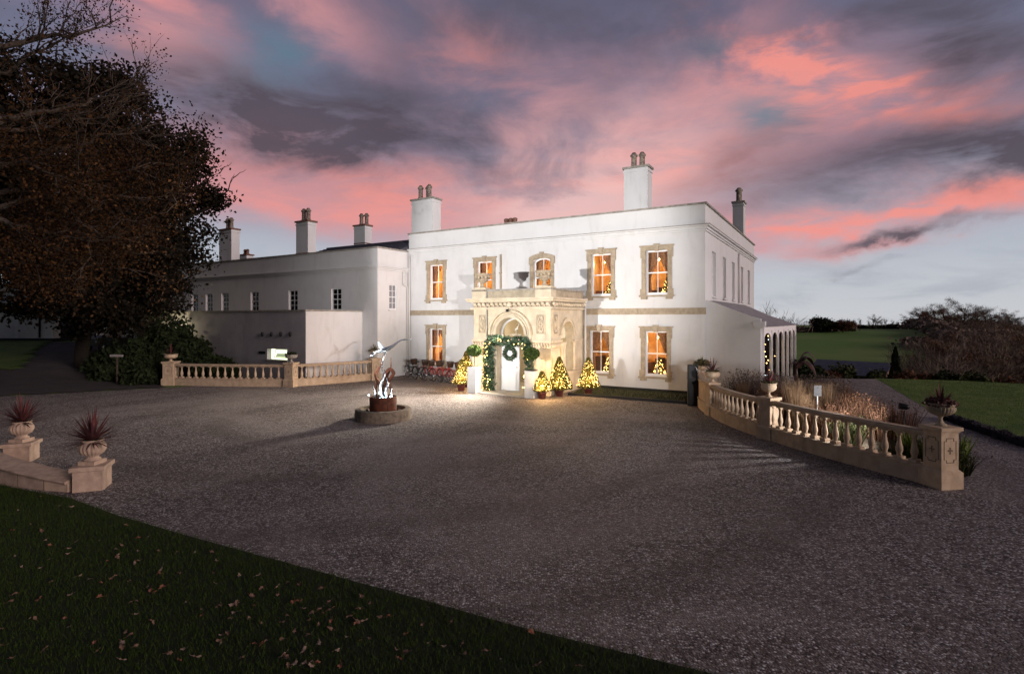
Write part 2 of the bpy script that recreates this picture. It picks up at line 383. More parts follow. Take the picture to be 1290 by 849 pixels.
GRAVEL = gravel_mat()
ASPH = mat('asphalt', (.042, .036, .038), .85, (1.2, (.06, .048, .046)), .5, 150)
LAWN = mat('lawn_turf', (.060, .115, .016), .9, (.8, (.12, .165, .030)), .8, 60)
LAWNF = mat('lawn_turf_shaded', (.010, .016, .005), .9, (4, (.017, .022, .007)), .8, 80)  # front lawn, its darker green holds the shade of trees
FIELD = mat('field_grass', (.105, .20, .034), .95, (.035, (.155, .22, .055), .4, .7), .3, 2)
SOIL = mat('soil', (.045, .032, .024), .95, (8, (.08, .065, .04)), .8, 40)
PAVE = mat('threshold_stone', (.60, .56, .50), .8, (3, (.48, .44, .38)))

# ---------------------------------------------------------------- terrain
def sst(x, a, b): t = min(1, max(0, (x-a)/(b-a))); return t*t*(3-2*t)
def zt(x, y):
    s = (x+16)*(-.75) + (y-25)*.66
    z = 1.4*sst(s, 0, 20) if x < -8 else 0
    d = math.hypot(x, y)
    if y > 0:
        az_ = math.atan2(x, y)
        w = sst(az_, .30, .44)
        edge = 28.5
        fall = -9.5*sst(d, edge, 72)
        ridge = -1.1
        far = (ridge + 9.5)*sst(d, 82, 250)
        z2 = fall + far - 14*sst(d, 262, 420)
        z = z*(1-w) + w*z2
    return z
def grid_mesh(name, xs, ys, m, zoff=0, inside=None):
    nx, ny = len(xs), len(ys)
    v = [(x, y, zt(x, y)+zoff) for y in ys for x in xs]; f = []
    for j in range(ny-1):
        for i in range(nx-1):
            if inside and not inside((xs[i]+xs[i+1])/2, (ys[j]+ys[j+1])/2): continue
            f.append((j*nx+i, j*nx+i+1, (j+1)*nx+i+1, (j+1)*nx+i))
    mb = MB(); mb.add(v, f, True); return mb.build(name, m)
def spaced(a, b, mid0, mid1, fine, n):
    inner = list(np.arange(mid0, mid1+1e-6, fine)); lo = [mid0-(mid0-a)*((k/n)**2.2) for k in range(n, 0, -1)]; hi = [mid1+(b-mid1)*((k/n)**2.2) for k in range(1, n+1)]
    return lo+inner+hi
gr = grid_mesh('terrain', spaced(-1200, 1200, -60, 120, 3, 22), spaced(-60, 1500, -10, 160, 3, 22), FIELD, -.02)
tag(gr, 'green field and ground around the house', None, kind='structure')

def sheet(name, pts, z, m, **k):
    mb = MB(); mb.add([(p[0], p[1], z) for p in pts], [tuple(range(len(pts)))])
    return tag(mb.build(name, m), kind='structure', **k)
import mathutils.geometry as mg
def tri_sheet(name, pts, z, m):
    vs = [Vector((p[0], p[1], 0)) for p in pts]; tr = mg.tessellate_polygon([vs]); mb = MB()
    mb.add([(v.x, v.y, z) for v in vs], [tuple(t) for t in tr])
    o = mb.build(name, m)
    for p in o.data.polygons:
        if p.normal.z < 0: p.flip()
    return tag(o, kind='structure')
lawn_edge = [(18.6, 27.9), (18.2, 26.8), (14.8, 19.8), (13.25, 16.5), (12.4, 13.2), (12.0, 9), (12.0, 0), (12, -12)]
tri_sheet('gravel_forecourt', [(-40, -12), (12, -12), (12, 0), (12, 9), (12.4, 13.2), (13.25, 16.5), (14.8, 19.8), (18.2, 26.8), (18.6, 27.7), (14.6, 28.0), (9.5, 20.8), (7.8, 22), (-6, 30.3), (-11, 27.6), (-15.2, 24.4), (-20.4, 21.55), (-40, 14)], .004, GRAVEL)
tri_sheet('lawn', [(18.6, 27.9), (18.2, 26.8), (14.8, 19.8), (13.25, 16.5), (12.4, 13.2), (12.0, 9), (12.0, 0), (12, -12), (45, -12), (45, 10), (30, 18), (26.5, 24.0), (22, 27.0)], .010, LAWN)
# asphalt drive that climbs to the gates
ax = list(np.arange(-46, -12, .5)); ay = list(np.arange(13, 44, .5))
def in_drive(x, y):
    # beyond the gravel line
    l1 = (x+20.4)*(24.4-21.55) - (y-21.55)*(-15.2+20.4)
    if l1 > 0 and x > -22: return False
    if x <= -22 and y < 21.55 + (x+20.4)*.36: return False
    if x > -15.8 - (y-24.4)*1.0 + .2 and y > 23.6: return False
    # left verge
    if y > 27 and x < -24.6 - (y-27)*.70: return False
    return y < 38.5
dr = grid_mesh('asphalt_drive', ax, ay, ASPH, .03, in_drive); tag(dr, kind='structure')
vg = grid_mesh('grass_verge', list(np.arange(-48, -23, .5)), list(np.arange(26, 42, .5)), LAWN, .06, lambda x, y: y > 27 and x < -24.8-(y-27)*.70); tag(vg, kind='structure')
# planting bed right of the balustrade
tri_sheet('planting_bed', [(8.35, 10.3), (7.2, 13.9), (6.9, 17.4), (7.6, 20.4), (9.4, 20.6), (12.2, 24.6), (12.6, 22), (11.2, 17), (9.9, 13), (8.9, 10.6)], .010, SOIL)

# ---------------------------------------------------------------- foreground lawn
lp = [G(-160, 600), G(0, 613), G(90, 630), G(150, 652), G(250, 681), G(400, 722), G(520, 755), G(640, 789), G(760, 819), G(880, 848), G(1010, 882), G(1120, 918), G(1200, 970)]
lp = [(p.x, p.y) for p in lp]
EDGE = np.array(lp)
poly = lp + [(2.0, 0.5), (-2, -3), (-30, -3), (-30, 12)]
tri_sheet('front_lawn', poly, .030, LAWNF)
def in_poly(x, y, P):
    r = np.zeros(len(x), bool); j = len(P)-1
    for i in range(len(P)):
        xi, yi = P[i]; xj, yj = P[j]
        c_ = ((yi > y) != (yj > y)) & (x < (xj-xi)*(y-yi)/(yj-yi+1e-12)+xi); r ^= c_; j = i
    return r
def blades(n, xs, ys, P, hmin, hmax, wid, z0, jitter=.35):
    x = RNG.uniform(*xs, n); y = RNG.uniform(*ys, n); 
    k = in_poly(x + RNG.normal(0, .02, n), y + RNG.normal(0, .03, n), P); x, y = x[k], y[k]; n = len(x)
    h = RNG.uniform(hmin, hmax, n); a = RNG.uniform(0, 2*np.pi, n); lx, ly = RNG.normal(0, jitter, n)*h, RNG.normal(0, jitter, n)*h
    w = wid*RNG.uniform(.6, 1.3, n); dx, dy = np.cos(a)*w, np.sin(a)*w
    z = np.full(n, z0)
    V = np.stack([np.stack([x-dx, y-dy, z], 1), np.stack([x+dx, y+dy, z], 1), np.stack([x+lx, y+ly, z+h], 1)], 1)
    return V.reshape(-1, 3)
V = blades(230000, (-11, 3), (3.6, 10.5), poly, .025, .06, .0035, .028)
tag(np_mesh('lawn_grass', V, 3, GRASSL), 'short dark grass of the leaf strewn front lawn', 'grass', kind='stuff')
def leaf_mesh(k):
    r = random.Random(k); mb = MB(); n = 14; L = .05
    pts = []
    for i in range(n):
        a = 2*math.pi*i/n; lob = 1.0 if i % 2 == 0 else .55+.2*r.random()
        pts.append((math.cos(a)*L*lob*(1.0 if abs(math.cos(a)) > .5 else .9), math.sin(a)*L*.62*lob, .012*math.sin(a*2+k)+.01*r.random()))
    vs = [(0, 0, .004)] + pts; fs = [(0, 1+i, 1+(i+1) % n) for i in range(n)]
    mb.add(vs, fs); mb.tube([(-L, 0, .004), (-L*1.6, 0, .012)], .0022, 3)
    return mb
LEAFM = [mat('fallen_leaf_a', (.16, .092, .065), .7, (30, (.13, .07, .045))), mat('fallen_leaf_b', (.22, .155, .12), .7, (30, (.20, .13, .10))), mat('fallen_leaf_c', (.16, .06, .035), .7)]
protoL = []
for k in range(6):
    o = leaf_mesh(k).build('fallen_leaf', LEAFM[[0, 1, 1, 0, 2, 0][k]]); protoL.append(o)
LL = [('curled pale brown oak leaf lying on the dark front lawn', 'pale'), ('rust coloured oak leaf lying on the dark front lawn', 'rust')]
cnt = 0; r_ = random.Random(3)
while cnt < 170:
    px, py = r_.uniform(0, 860), r_.uniform(625, 849); g = G(px, py)
    if not in_poly(np.array([g.x]), np.array([g.y]), [(a-.05, b-.08) for a, b in poly])[0]: continue
    if r_.random() > .35 + .65*math.exp(-((px-300)/330)**2): continue
    k = r_.randrange(6)
    o = protoL[k] if protoL[k].get('label') is None else protoL[k].copy()
    if o is not protoL[k]: COL.objects.link(o)
    o.location = (g.x, g.y, .072); o.rotation_euler = (r_.gauss(0, .35), r_.gauss(0, .35), r_.uniform(0, 6.28)); s = r_.uniform(.45, .9); o.scale = (s, s, s)
    tag(o, LL[0][0] if k in (1, 2, 0) else LL[1][0], 'leaf', 'fallen leaves on the front lawn'); cnt += 1

# ---------------------------------------------------------------- wall builder
def wall(mb, P0, ux, L, z0, z1, ops, inn, reveal=.22):
    """skin from P0 along ux for L with openings (a,b,za,zb,arch); inn = inward direction"""
    P0 = Vector(P0); ux = Vector(ux); inn = Vector(inn)
    def pt(a, z, d=0): return P0 + ux*a + Vector((0, 0, z)) + inn*d
    us = sorted({0, L} | {o[0] for o in ops} | {o[1] for o in ops}); zs = sorted({z0, z1} | {o[2] for o in ops} | {o[3] for o in ops})
    for i in range(len(us)-1):
        for j in range(len(zs)-1):
            a, b, c_, d_ = us[i], us[i+1], zs[j], zs[j+1]; m_ = ((a+b)/2, (c_+d_)/2)
            if any(o[0] < m_[0] < o[1] and o[2] < m_[1] < o[3] for o in ops): continue
            mb.quad(pt(a, c_), pt(b, c_), pt(b, d_), pt(a, d_))
    for o in ops:
        a, b, c_, d_ = o[:4]; arch = o[4] if len(o) > 4 else 0
        if not arch:
            loop = [(a, c_), (b, c_), (b, d_), (a, d_)]
        else:        # arch rise
            w = (b-a)/2; N = 16; R = (w*w+arch*arch)/(2*arch); cz = d_-R; th = math.asin(min(1, w/R))
            if arch >= w*.999: th = math.pi/2
            arc = [((a+b)/2+R*math.sin(t), cz+R*math.cos(t)) for t in [th-2*th*k/N for k in range(N+1)]]
            loop = [(a, c_), (b, c_)]+arc
            for k in range(N):      # spandrels
                (x1, z1_), (x2, z2_) = arc[k], arc[k+1]
                mb.quad(pt(x1, z1_), pt(x1, d_), pt(x2, d_), pt(x2, z2_))
        n = len(loop)
        for k in range(n):
            p, q = loop[k], loop[(k+1) % n]
            mb.quad(pt(*p), pt(*q), pt(*q, reveal), pt(*p, reveal))
    return mb

# ---------------------------------------------------------------- windows (house frame; local x along wall, y inward)
def sash_mb(w, h, cols, rows, fr=.05, bar=.022, arch=0, d=.05, sill=.07):
    mb = MB(); H = h
    mb.box(-w/2, -w/2+fr, 0, d, 0, H); mb.box(w/2-fr, w/2, 0, d, 0, H)
    mb.box(-w/2+fr, w/2-fr, 0, d, 0, sill)
    if arch:
        w_ = w/2; R = (w_*w_+arch*arch)/(2*arch); cz = H-R; th = math.asin(w_/R); N = 10
        for k in range(N):
            t1, t2 = -th+2*th*k/N, -th+2*th*(k+1)/N
            f = lambda t, r: (r*math.sin(t), cz+r*math.cos(t))
            p = [f(t1, R-.07), f(t2, R-.07), f(t2, R+.08), f(t1, R+.08)]
            mb.add([(x, y, z) for y in (0, d) for x, z in p], [(0, 1, 2, 3), (7, 6, 5, 4), (0, 4, 5, 1), (3, 2, 6, 7)])
    else: mb.box(-w/2+fr, w/2-fr, 0, d, H-fr, H)
    mb.box(-w/2+fr, w/2-fr, -.012, d+.01, H*.5-.025, H*.5+.025)
    for i in range(1, cols):
        x = -w/2+fr+(w-2*fr)*i/cols; mb.box(x-bar/2, x+bar/2, .004, d-.004, sill, H-fr*.5)
    for half in (0, 1):
        zb, zt_ = (sill, H*.5-.025) if half == 0 else (H*.5+.025, H-fr)
        nr = rows//2
        for j in range(1, nr):
            z = zb+(zt_-zb)*j/nr; mb.box(-w/2+fr, w/2-fr, .006, d-.006, z-bar/2, z+bar/2)
    return mb
def surround_mb(w, h, arch=0):
    """stone architrave with eared corners, keystone and bracketed sill, around an opening w x h (z from 0)"""
    mb = MB(); p = -.07; t = .17
    for s in (-1, 1):
        mb.box(*sorted((s*w/2, s*(w/2+t))), p, .02, .10, h-.30)
        mb.box(*sorted((s*(w/2), s*(w/2+t+.045))), p-.012, .02, h-.30, h+.0)          # ears
        mb.box(*sorted((s*(w/2-.002), s*(w/2+t+.06))), p-.01, .02, -.02, .10+.14)     # foot blocks
        mb.box(*sorted((s*(w/2-.06), s*(w/2+t+.02))), p-.05, .02, -.20, -.095)          # brackets
        mb.ball((s*(w/2+t*.55), p-.018, h-.33), .022, 6, 4)
        mb.box(*sorted((s*(w/2+.045), s*(w/2+t-.045))), p-.016, p+.004, .30, h-.40)
    if arch:
        N = 12; w_ = w/2+t+.04; R = ((w_)**2+arch**2)/(2*arch); cz = h+.20-R; th = math.asin(w_/R)
        for k in range(N):
            t1, t2 = -th+2*th*k/N, -th+2*th*(k+1)/N
            q = [((R-.22)*math.sin(t1), cz+(R-.22)*math.cos(t1)), ((R-.22)*math.sin(t2), cz+(R-.22)*math.cos(t2)), (R*math.sin(t2), cz+R*math.cos(t2)), (R*math.sin(t1), cz+R*math.cos(t1))]
            mb.add([(x, y, z) for y in (p-.014, .02) for x, z in q], [(0, 1, 2, 3), (7, 6, 5, 4), (0, 4, 5, 1), (3, 2, 6, 7), (0, 3, 7, 4), (1, 5, 6, 2)])
        mb.box(-.09, .09, p-.05, .02, h-.03, h+.27)
    else:
        mb.box(-w/2-t-.045, w/2+t+.045, p, .02, h+.002, h+.19)
        mb.box(-w/2-t-.09, w/2+t+.09, p-.04, .02, h+.16, h+.215)
        mb.add([(x, y, z) for y in (p-.06, .02) for x, z in ((-.075, h-.03), (.075, h-.03), (.115, h+.27), (-.115, h+.27))], [(0, 1, 2, 3), (7, 6, 5, 4), (0, 4, 5, 1), (3, 2, 6, 7), (0, 3, 7, 4), (1, 5, 6, 2)])
    mb.box(-w/2-t-.10, w/2+t+.10, p-.07, .02, -.095, -.02)
    return mb
def curtain_mb(w, h, side, swag=True):
    """tied-back curtain: hangs from the head, pulled to one side"""
    mb = MB(); nz, nx = 14, 14; vs = []
    for j in range(nz):
        z = h*(1-j/(nz-1)); f = j/(nz-1)
        ww = w*(.62-.42*min(1, f*1.7)) if f < .59 else w*(.20+.10*(f-.59))
        for i in range(nx):
            u = i/(nx-1); x = side*(w/2-ww*u); y = .05*math.sin(u*nx*1.5)*(.5+.5*f); vs.append((x, y, z))
    fs = [(j*nx+i, j*nx+i+1, (j+1)*nx+i+1, (j+1)*nx+i) for j in range(nz-1) for i in range(nx-1)]
    mb.add(vs, fs, True); return mb
WW, WH = .93, 1.86
SH = {}
def window(parent, px_, x, z, h, kind, off, bulb_side=1, arch=0, cur=(1,), label=None, dim=1.0):
    """builds one lit window at house (x, 0, z)"""
    o = surround_mb(WW, h, arch).xf(Matrix.Translation((x, 0, z))).build('window', SURR, parent, off)
    if label: o['label'] = label
    s = sash_mb(WW, h, 2, 2, fr=.055, bar=.024, arch=arch, sill=.09).xf(Matrix.Translation((x, .14, z))).build('sash_frame', SASH, o, (0, 0, 0)); 
    g = MB().quad((x-WW/2, .17, z+.05), (x+WW/2, .17, z+.05), (x+WW/2, .17, z+h), (x-WW/2, .17, z+h)).build('pane', GLASS, o)
    rm = MB(); a, b, y0, y1, z0_, z1_ = x-1.1, x+1.2, .225, 2.6, z-.45, z+h+.35
    rm.quad((a, y1, z0_), (b, y1, z0_), (b, y1, z1_), (a, y1, z1_)); rm.quad((a, y0, z0_), (a, y1, z0_), (a, y1, z1_), (a, y0, z1_)); rm.quad((b, y0, z0_), (b, y1, z0_), (b, y1, z1_), (b, y0, z1_))
    rm.quad((a, y0, z0_), (b, y0, z0_), (b, y1, z0_), (a, y1, z0_)); rm.quad((a, y0, z1_), (b, y0, z1_), (b, y1, z1_), (a, y1, z1_))
    # inner face of the outer wall, around the opening
    for q in ((a, x-WW/2, z0_, z1_), (x+WW/2, b, z0_, z1_), (x-WW/2, x+WW/2, z0_, z), (x-WW/2, x+WW/2, z+h, z1_)):
        rm.quad((q[0], y0, q[2]), (q[1], y0, q[2]), (q[1], y0, q[3]), (q[0], y0, q[3]))
    rm.build('room_lining', ROOMW, o)
    fm = MB(); rr = random.Random(int(px_))
    for k in range(5):
        fx_ = x-.9+k*.42; hh = rr.uniform(.5, 1.15); fm.box(fx_, fx_+rr.uniform(.22, .38), 1.5+rr.uniform(0, .4), 2.3, z0_+.003, z0_+hh)
    fm.box(x-.28, x+.15, 2.5, 2.59, z+h*.42, z+h*.72)
    fm.build('furniture', FURN, o)
    cm = MB()
    for c_ in cur:
        k = curtain_mb(WW+.3, h+.1, c_).xf(Matrix.Translation((x, .34, z-.05))); cm.add(k.v, k.f, True)
    cm.build('curtain', CURT, o)
    bx, bz = x+bulb_side*.20, z+h*.86
    MB().ball((bx, 1.0, bz), .055, 10, 8).build('lamp_bulb', BULB, o)
    lamp('window_lamp', 'POINT', MH @ Vector((bx, .98, bz-.12)), 150*dim, (1, .66, .30), size=.08)
    return o

# ---------------------------------------------------------------- manor house
HO = (0, 0, 0)
house = hroot('manor_house', 0, 0, 0, 'large white two storey manor house with stone framed glowing windows and long parapet', 'house')
LX, HD, TOP = -15.7, 14.7, 7.70
upx = [550, 611, 683, 757.5, 827.5]; gpx = [549.5, 755.5, 826.5]
UZ, GZ = 4.10, .66
ux_ = [hx(p, 0) for p in upx]; gx_ = [hx(p, 0) for p in gpx]
ops = [(x-WW/2-LX, x+WW/2-LX, UZ, UZ+WH, .16 if i == 2 else 0) for i, x in enumerate(ux_)] + [(x-WW/2-LX, x+WW/2-LX, GZ, GZ+WH+.03) for x in gx_]
ops.append((-8.2-LX, -6.2-LX, 0, 3.0))
m = MB(); wall(m, (LX, 0, 0), (1, 0, 0), -LX, 0, TOP, ops, (0, 1, 0))
sidew = []
for p, (ya, yb) in zip([899.4, 912.6, 923.8, 934.8, 943.3], [(319.6, 372), (325.5, 377), (332, 378), (337, 381), (342, 384)]):
    yc = hy(p, 0); za = 5.95 - .0; sidew.append((yc-.42, yc+.42, 4.05, 5.95))
wall(m, (0, 0, 0), (0, 1, 0), HD, 0, TOP, sidew, (-1, 0, 0))
m.quad((0, HD, 0), (LX, HD, 0), (LX, HD, TOP), (0, HD, TOP)); m.quad((LX, 0, 0), (LX, HD, 0), (LX, HD, TOP), (LX, 0, TOP))
m.build('wall', RENDER, house)
m = MB()    # parapet back faces, capping
m.box(LX+.3, -.3, .3, HD-.3, 7.0, 7.05)
m.build('roof', SLATE, house)
m = MB()
for (a, b, c_, d_) in ((LX-.05, .07, -.07, .30), (LX-.05, .07, HD-.3, HD+.07), (LX-.05, LX+.30, .30, HD-.3), (-.30, .07, .30, HD-.3)):
    m.box(a, b, c_, d_, TOP+.002, TOP+.075)
m.build('coping', COPING, house)
m = MB()
def run(mb, a, b, z0, z1, proj):        # band on front and right side
    mb.box(LX, proj, -proj, -.002, z0, z1); mb.box(.002, proj, -.002, HD, z0, z1)
run(m, 0, 0, 6.62, 6.70, .05); run(m, 0, 0, 6.702, 6.80, .10); run(m, 0, 0, 6.802, 6.86, .19)
m.build('cornice', RENDER, house)
m = MB(); run(m, 0, 0, 6.862, 6.89, .205); m.build('cornice_flashing', COPING, house)
m = MB(); m.box(LX, -9.15, -.035, -.002, 3.26, 3.53); m.box(-5.25, .035, -.035, -.002, 3.26, 3.53)
m.build('string_course', SURR, house)
m = MB(); m.box(-5.2, -.002, -.03, -.002, 0, .13); m.box(LX, -9.2, -.03, -.002, 0, .13); m.build('plinth', PLINTHDK, house)
names_u = ['leftmost upper window', 'upper window above the left porch urn', 'arched upper window above the porch', 'upper window right of the porch', 'rightmost upper window']
for i, x in enumerate(ux_):
    window(house, upx[i], x, UZ, WH, 'u', HO, bulb_side=(1, 1, 1, -1, -1)[i], arch=.16 if i == 2 else 0, cur=((-1,), (-1,), (-1,), (1,), (1, -1))[i], dim=(1, 1, 1, .8, .7)[i])
for i, x in enumerate(gx_):
    window(house, gpx[i], x, GZ, WH+.03, 'g', HO, bulb_side=(1, 1, -1)[i], cur=((-1, 1), (1, -1), (1,))[i], dim=(.9, .35, .7)[i])
# side windows with closed pale shutters
SHUT = mat('pale_shutter', (.60, .55, .53), .6)
for i, (a, b, z0, z1) in enumerate(sidew):
    yc = (a+b)/2
    s = sash_mb(b-a, z1-z0, 2, 2).xf(Matrix.Translation((-.12, yc, z0)) @ Matrix.Rotation(math.pi/2, 4, 'Z')).build('window', SASH, house)
    MB().box(-.215, -.20, a, b, z0, z1).build('shutter', SHUT, s)
    MB().box(.002, .09, a-.08, b+.08, z0-.09, z0-.005).build('sill', RENDER, s)
m = MB(); m.tube([(.07, hy(929.5, 0), 6.55), (.07, hy(929.5, 0), 3.9)], .05, 8)
m.tube([(LX+.10, -.09, 6.55), (LX+.10, -.09, 0)], .045, 8)
m.build('drainpipe', PIPEW, house)
x_ = hx(631.5, 0); m = MB(); m.tube([(x_, -.07, 6.25), (x_, -.07, 4.0)], .04, 8); m.box(x_-.06, x_+.06, -.12, -.02, 5.3, 5.36); m.build('waste_pipe', SURR, house)
x_ = hx(738.5, 0); m = MB(); m.tube([(x_, -.10, 3.75), (x_, -.10, 0)], .05, 8); m.lathe([(.05, 3.7), (.12, 3.85), (.13, 3.98)], (x_, -.12, 0), 8); m.build('rainwater_pipe', PIPEW, house)

def chimney(parent, x, y, w, d, z0, z1, pots, potm=POT, capdark=False, ph=.75, pr=.15, off=(0, 0, 0)):
    m = MB(); m.box(x-w/2, x+w/2, y-d/2, y+d/2, z0, z1); m.box(x-w/2-.03, x+w/2+.03, y-d/2-.03, y+d/2+.03, z1-.42*0-.18, z1-.10)
    c_ = m.build('chimney', RENDER, parent, off)
    m = MB(); m.box(x-w/2-.07, x+w/2+.07, y-d/2-.07, y+d/2+.07, z1+.002, z1+.10); m.box(x-w/2-.02, x+w/2+.02, y-d/2-.02, y+d/2+.02, z0+.25, z0+.31)
    m.build('chimney_cap', COPING if not capdark else POTRED, c_, off)
    for dx, dy in pots:
        MB().lathe([(pr*1.05, z1+.10), (pr*1.05, z1+.18), (pr*.85, z1+.22), (pr*.82, z1+ph*.78), (pr*1.12, z1+ph*.82), (pr*1.12, z1+ph*.9), (pr*.9, z1+ph*.93), (pr*.5, z1+ph+.04)], (x+dx, y+dy, 0), 12).build('chimney_pot', potm, c_, off)
def chim_px(parent, pxl, pxr, pyt, pyb, y, pots, off=(0, 0, 0), d=.7, frac=.12, **k):
    x0, x1 = hx(pxl, y-d/2), hx(pxr-(pxr-pxl)*frac, y-d/2); xc = (x0+x1)/2
    chimney(parent, xc, y, x1-x0, d, hz(pyb, xc, y-d/2), hz(pyt, xc, y-d/2), pots, off=off, **k)
chim_px(house, 786, 820, 212, 272, 3.2, [(-.2, 0), (.18, .1)], ph=.82, pr=.16)
chim_px(house, 518.5, 549, 252, 300, 1.4, [(-.3, -.12), (.05, .12), (.32, -.1)], ph=.85, pr=.15)
yc = hy(931, -.7); chimney(house, -.7, yc, .62, .8, 6.9, hz(257, -.7, yc), [(0, 0)], ph=.95, pr=.2)
m = MB(); xx = hx(643.5, 6)
for dx in (-.32, 0, .3): m.lathe([(.15, hz(284, xx, 6)), (.13, hz(280, xx, 6)), (.16, hz(276, xx, 6)), (.08, hz(275, xx, 6))], (xx+dx, 6, 0), 10)
m.build('chimney_pot', POTRED, house)

# ---------------------------------------------------------------- entrance porch (part of the house, own pieces)
PX0, PX1, PY = -9.05, -5.29, -3.26; PC = -7.17; PT = 4.26
porch = hroot('entrance_porch', PC, PY, 0, 'carved cream limestone porch with round entrance arch and urn topped parapet', 'porch')
PO = (PC, PY, 0)
AW = .70; SPR = 2.42
sa, sb = sorted((hy(707, PX1), hy(721, PX1)))
m = MB()
wall(m, (PX0, PY, 0), (1, 0, 0), PX1-PX0, 0, PT, [(PC-AW-PX0, PC+AW-PX0, 0, SPR+AW, AW)], (0, 1, 0), .30)
wall(m, (PX1, PY, 0), (0, 1, 0), -PY, 0, PT, [(sa-PY, sb-PY, .85, 2.95, (sb-sa)/2)], (-1, 0, 0), .30)
wall(m, (PX0, PY, 0), (0, 1, 0), -PY, 0, PT, [(sa-PY, sb-PY, .85, 2.95, (sb-sa)/2)], (1, 0, 0), .30)
m.build('wall', LIME, porch, PO)
INT = mat('porch_interior', (.52, .47, .38), .9)
m = MB(); i0, i1, j0 = PX0+.31, PX1-.31, PY+.31
m.quad((i0, -.02, .01), (i1, -.02, .01), (i1, -.02, 3.3), (i0, -.02, 3.3)); m.quad((i0, j0, 3.3), (i1, j0, 3.3), (i1, 0, 3.3), (i0, 0, 3.3))
m.box(i0-.02, i1+.02, j0-.3, 0, 3.8, 3.83)
mw = MB(); wall(mw, (i0, j0, 0), (1, 0, 0), i1-i0, 0, 3.3, [(PC-AW-i0, PC+AW-i0, 0, SPR+AW, AW)], (0, 1, 0), .01)
wall(mw, (i1, j0, 0), (0, 1, 0), -j0, 0, 3.3, [(sa-j0, sb-j0, .85, 2.95, (sb-sa)/2)], (-1, 0, 0), .01)
wall(mw, (i0, j0, 0), (0, 1, 0), -j0, 0, 3.3, [(sa-j0, sb-j0, .85, 2.95, (sb-sa)/2)], (1, 0, 0), .01)
m.add(mw.v, mw.f); m.build('inner_lining', INT, porch, PO)
m = MB()     # cornices, bands
def pband(mb, z0, z1, p, a=0):
    mb.box(PX0-p, PX1+p, PY-p, PY-.002, z0, z1); mb.box(PX1+.002, PX1+p, PY-.002, -.04, z0, z1); mb.box(PX0-p, PX0-.002, PY-.002, -.04, z0, z1)
pband(m, 3.87, 3.95, .27); pband(m, 3.79, 3.868, .20); pband(m, 3.48, 3.55, .12)
m.build('cornice', LIME, porch, PO)
m = MB(); pband(m, PT+.0, PT+.07, .07); m.box(PX0, PX1, PY+.0, PY+.25, PT+.002, PT+.068); m.build('parapet_coping', COPING, porch, PO)
m = MB(); pband(m, 3.955, 4.255, .012); m.build('parapet_facing', mat('weathered_limestone', (.42, .355, .26), .92, (3, (.30, .25, .18), .35, .7), .5, 40, stain=(5, (.14, .12, .09), .55)), porch, PO)
m = MB(); pband(m, 3.58, 3.78, .012); pband(m, 1.86, 2.115, .006) if False else None; m.build('frieze_shade_backing', SURR, porch, PO)  # darker stone behind the carving stands in for shade in its recesses
m = MB(); rr = random.Random(5)      # carved foliage frieze under the cornice
def carve_run(mb, z, n, p, hgt, side=False):
    L = (-.04-PY) if side else (PX1-PX0)
    for k in range(n):
        t = (k+.5)/n; s = L/n*.46
        c_ = (PX1+p, PY+L*t, z+rr.uniform(-.015, .015)) if side else (PX0+L*t, PY-p, z+rr.uniform(-.015, .015))
        mb.ball(c_, s, 6, 5, (1, .6, hgt/s*rr.uniform(.7, 1.0)) if not side else (.6, 1, hgt/s*rr.uniform(.7, 1.0)))
        c2 = (c_[0]+(0 if side else s*.9), c_[1]+(s*.9 if side else 0), z-hgt*.7); mb.ball(c2, s*.5, 5, 4)
carve_run(m, 3.69, 17, .085, .085); carve_run(m, 3.69, 14, .085, .085, True)
m.ball((PC, PY-.10, 3.66), .13, 8, 6)
m.build('carved_frieze', LIME, porch, PO)
m = MB()       # impost band with water leaf carving (broken by the doorway)
for (a, b) in ((PX0-.05, PC-AW-.22), (PC+AW+.22, PX1+.05)):
    m.box(a, b, PY-.09, PY-.002, 2.12, 2.20); m.box(a, b, PY-.03, PY-.002, 1.78, 1.83)
    n = int((b-a)/.115)
    for k in range(n):
        c_ = a+(k+.5)*(b-a)/n; m.ball((c_, PY-.03, 1.99), .05, 6, 5, (.95, .7, 2.2)); m.ball((c_, PY-.08, 2.08), .032, 5, 4)
    m.build('impost_band', LIME, porch, PO); m = MB()
m.box(PX1+.002, PX1+.09, PY-.002, sa-.04, 2.12, 2.20); m.build('impost_band', LIME, porch, PO); m = MB(); m.box(PX1+.002, PX1+.09, sb+.04, -.04, 2.12, 2.20); m.build('impost_band', LIME, porch, PO); m = MB()
for k in range(8):
    c_ = PY+(k+.5)*(sa-PY-.05)/8; m.ball((PX1+.03, c_, 1.99), .05, 6, 5, (.7, .95, 2.2))
m.build('impost_band', LIME, porch, PO)
m = MB(); N = 22       # archivolt rings
def ring(mb, cx_, cz, r0, r1, y0, y1, side=False):
    for k in range(N):
        t1, t2 = math.pi*k/N, math.pi*(k+1)/N
        q = [(cx_+r*math.cos(t), cz+r*math.sin(t)) for r, t in ((r0, t1), (r1, t1), (r1, t2), (r0, t2))]
        P = [((x, y, z) if not side else (y, x, z)) for y in (y0, y1) for x, z in q]
        mb.add(P, [(0, 1, 2, 3), (7, 6, 5, 4), (0, 4, 5, 1), (3, 2, 6, 7), (0, 3, 7, 4), (1, 5, 6, 2)])
ring(m, PC, SPR, .70, .80, PY-.11, PY-.002); ring(m, PC, SPR, .80, .96, PY-.035, PY-.002); ring(m, PC, SPR, .96, 1.04, PY-.16, PY-.002)
for k in range(34):
    t = math.pi*(k+.5)/34; m.ball((PC+.885*math.cos(t), PY-.045, SPR+.885*math.sin(t)), .033, 6, 4)
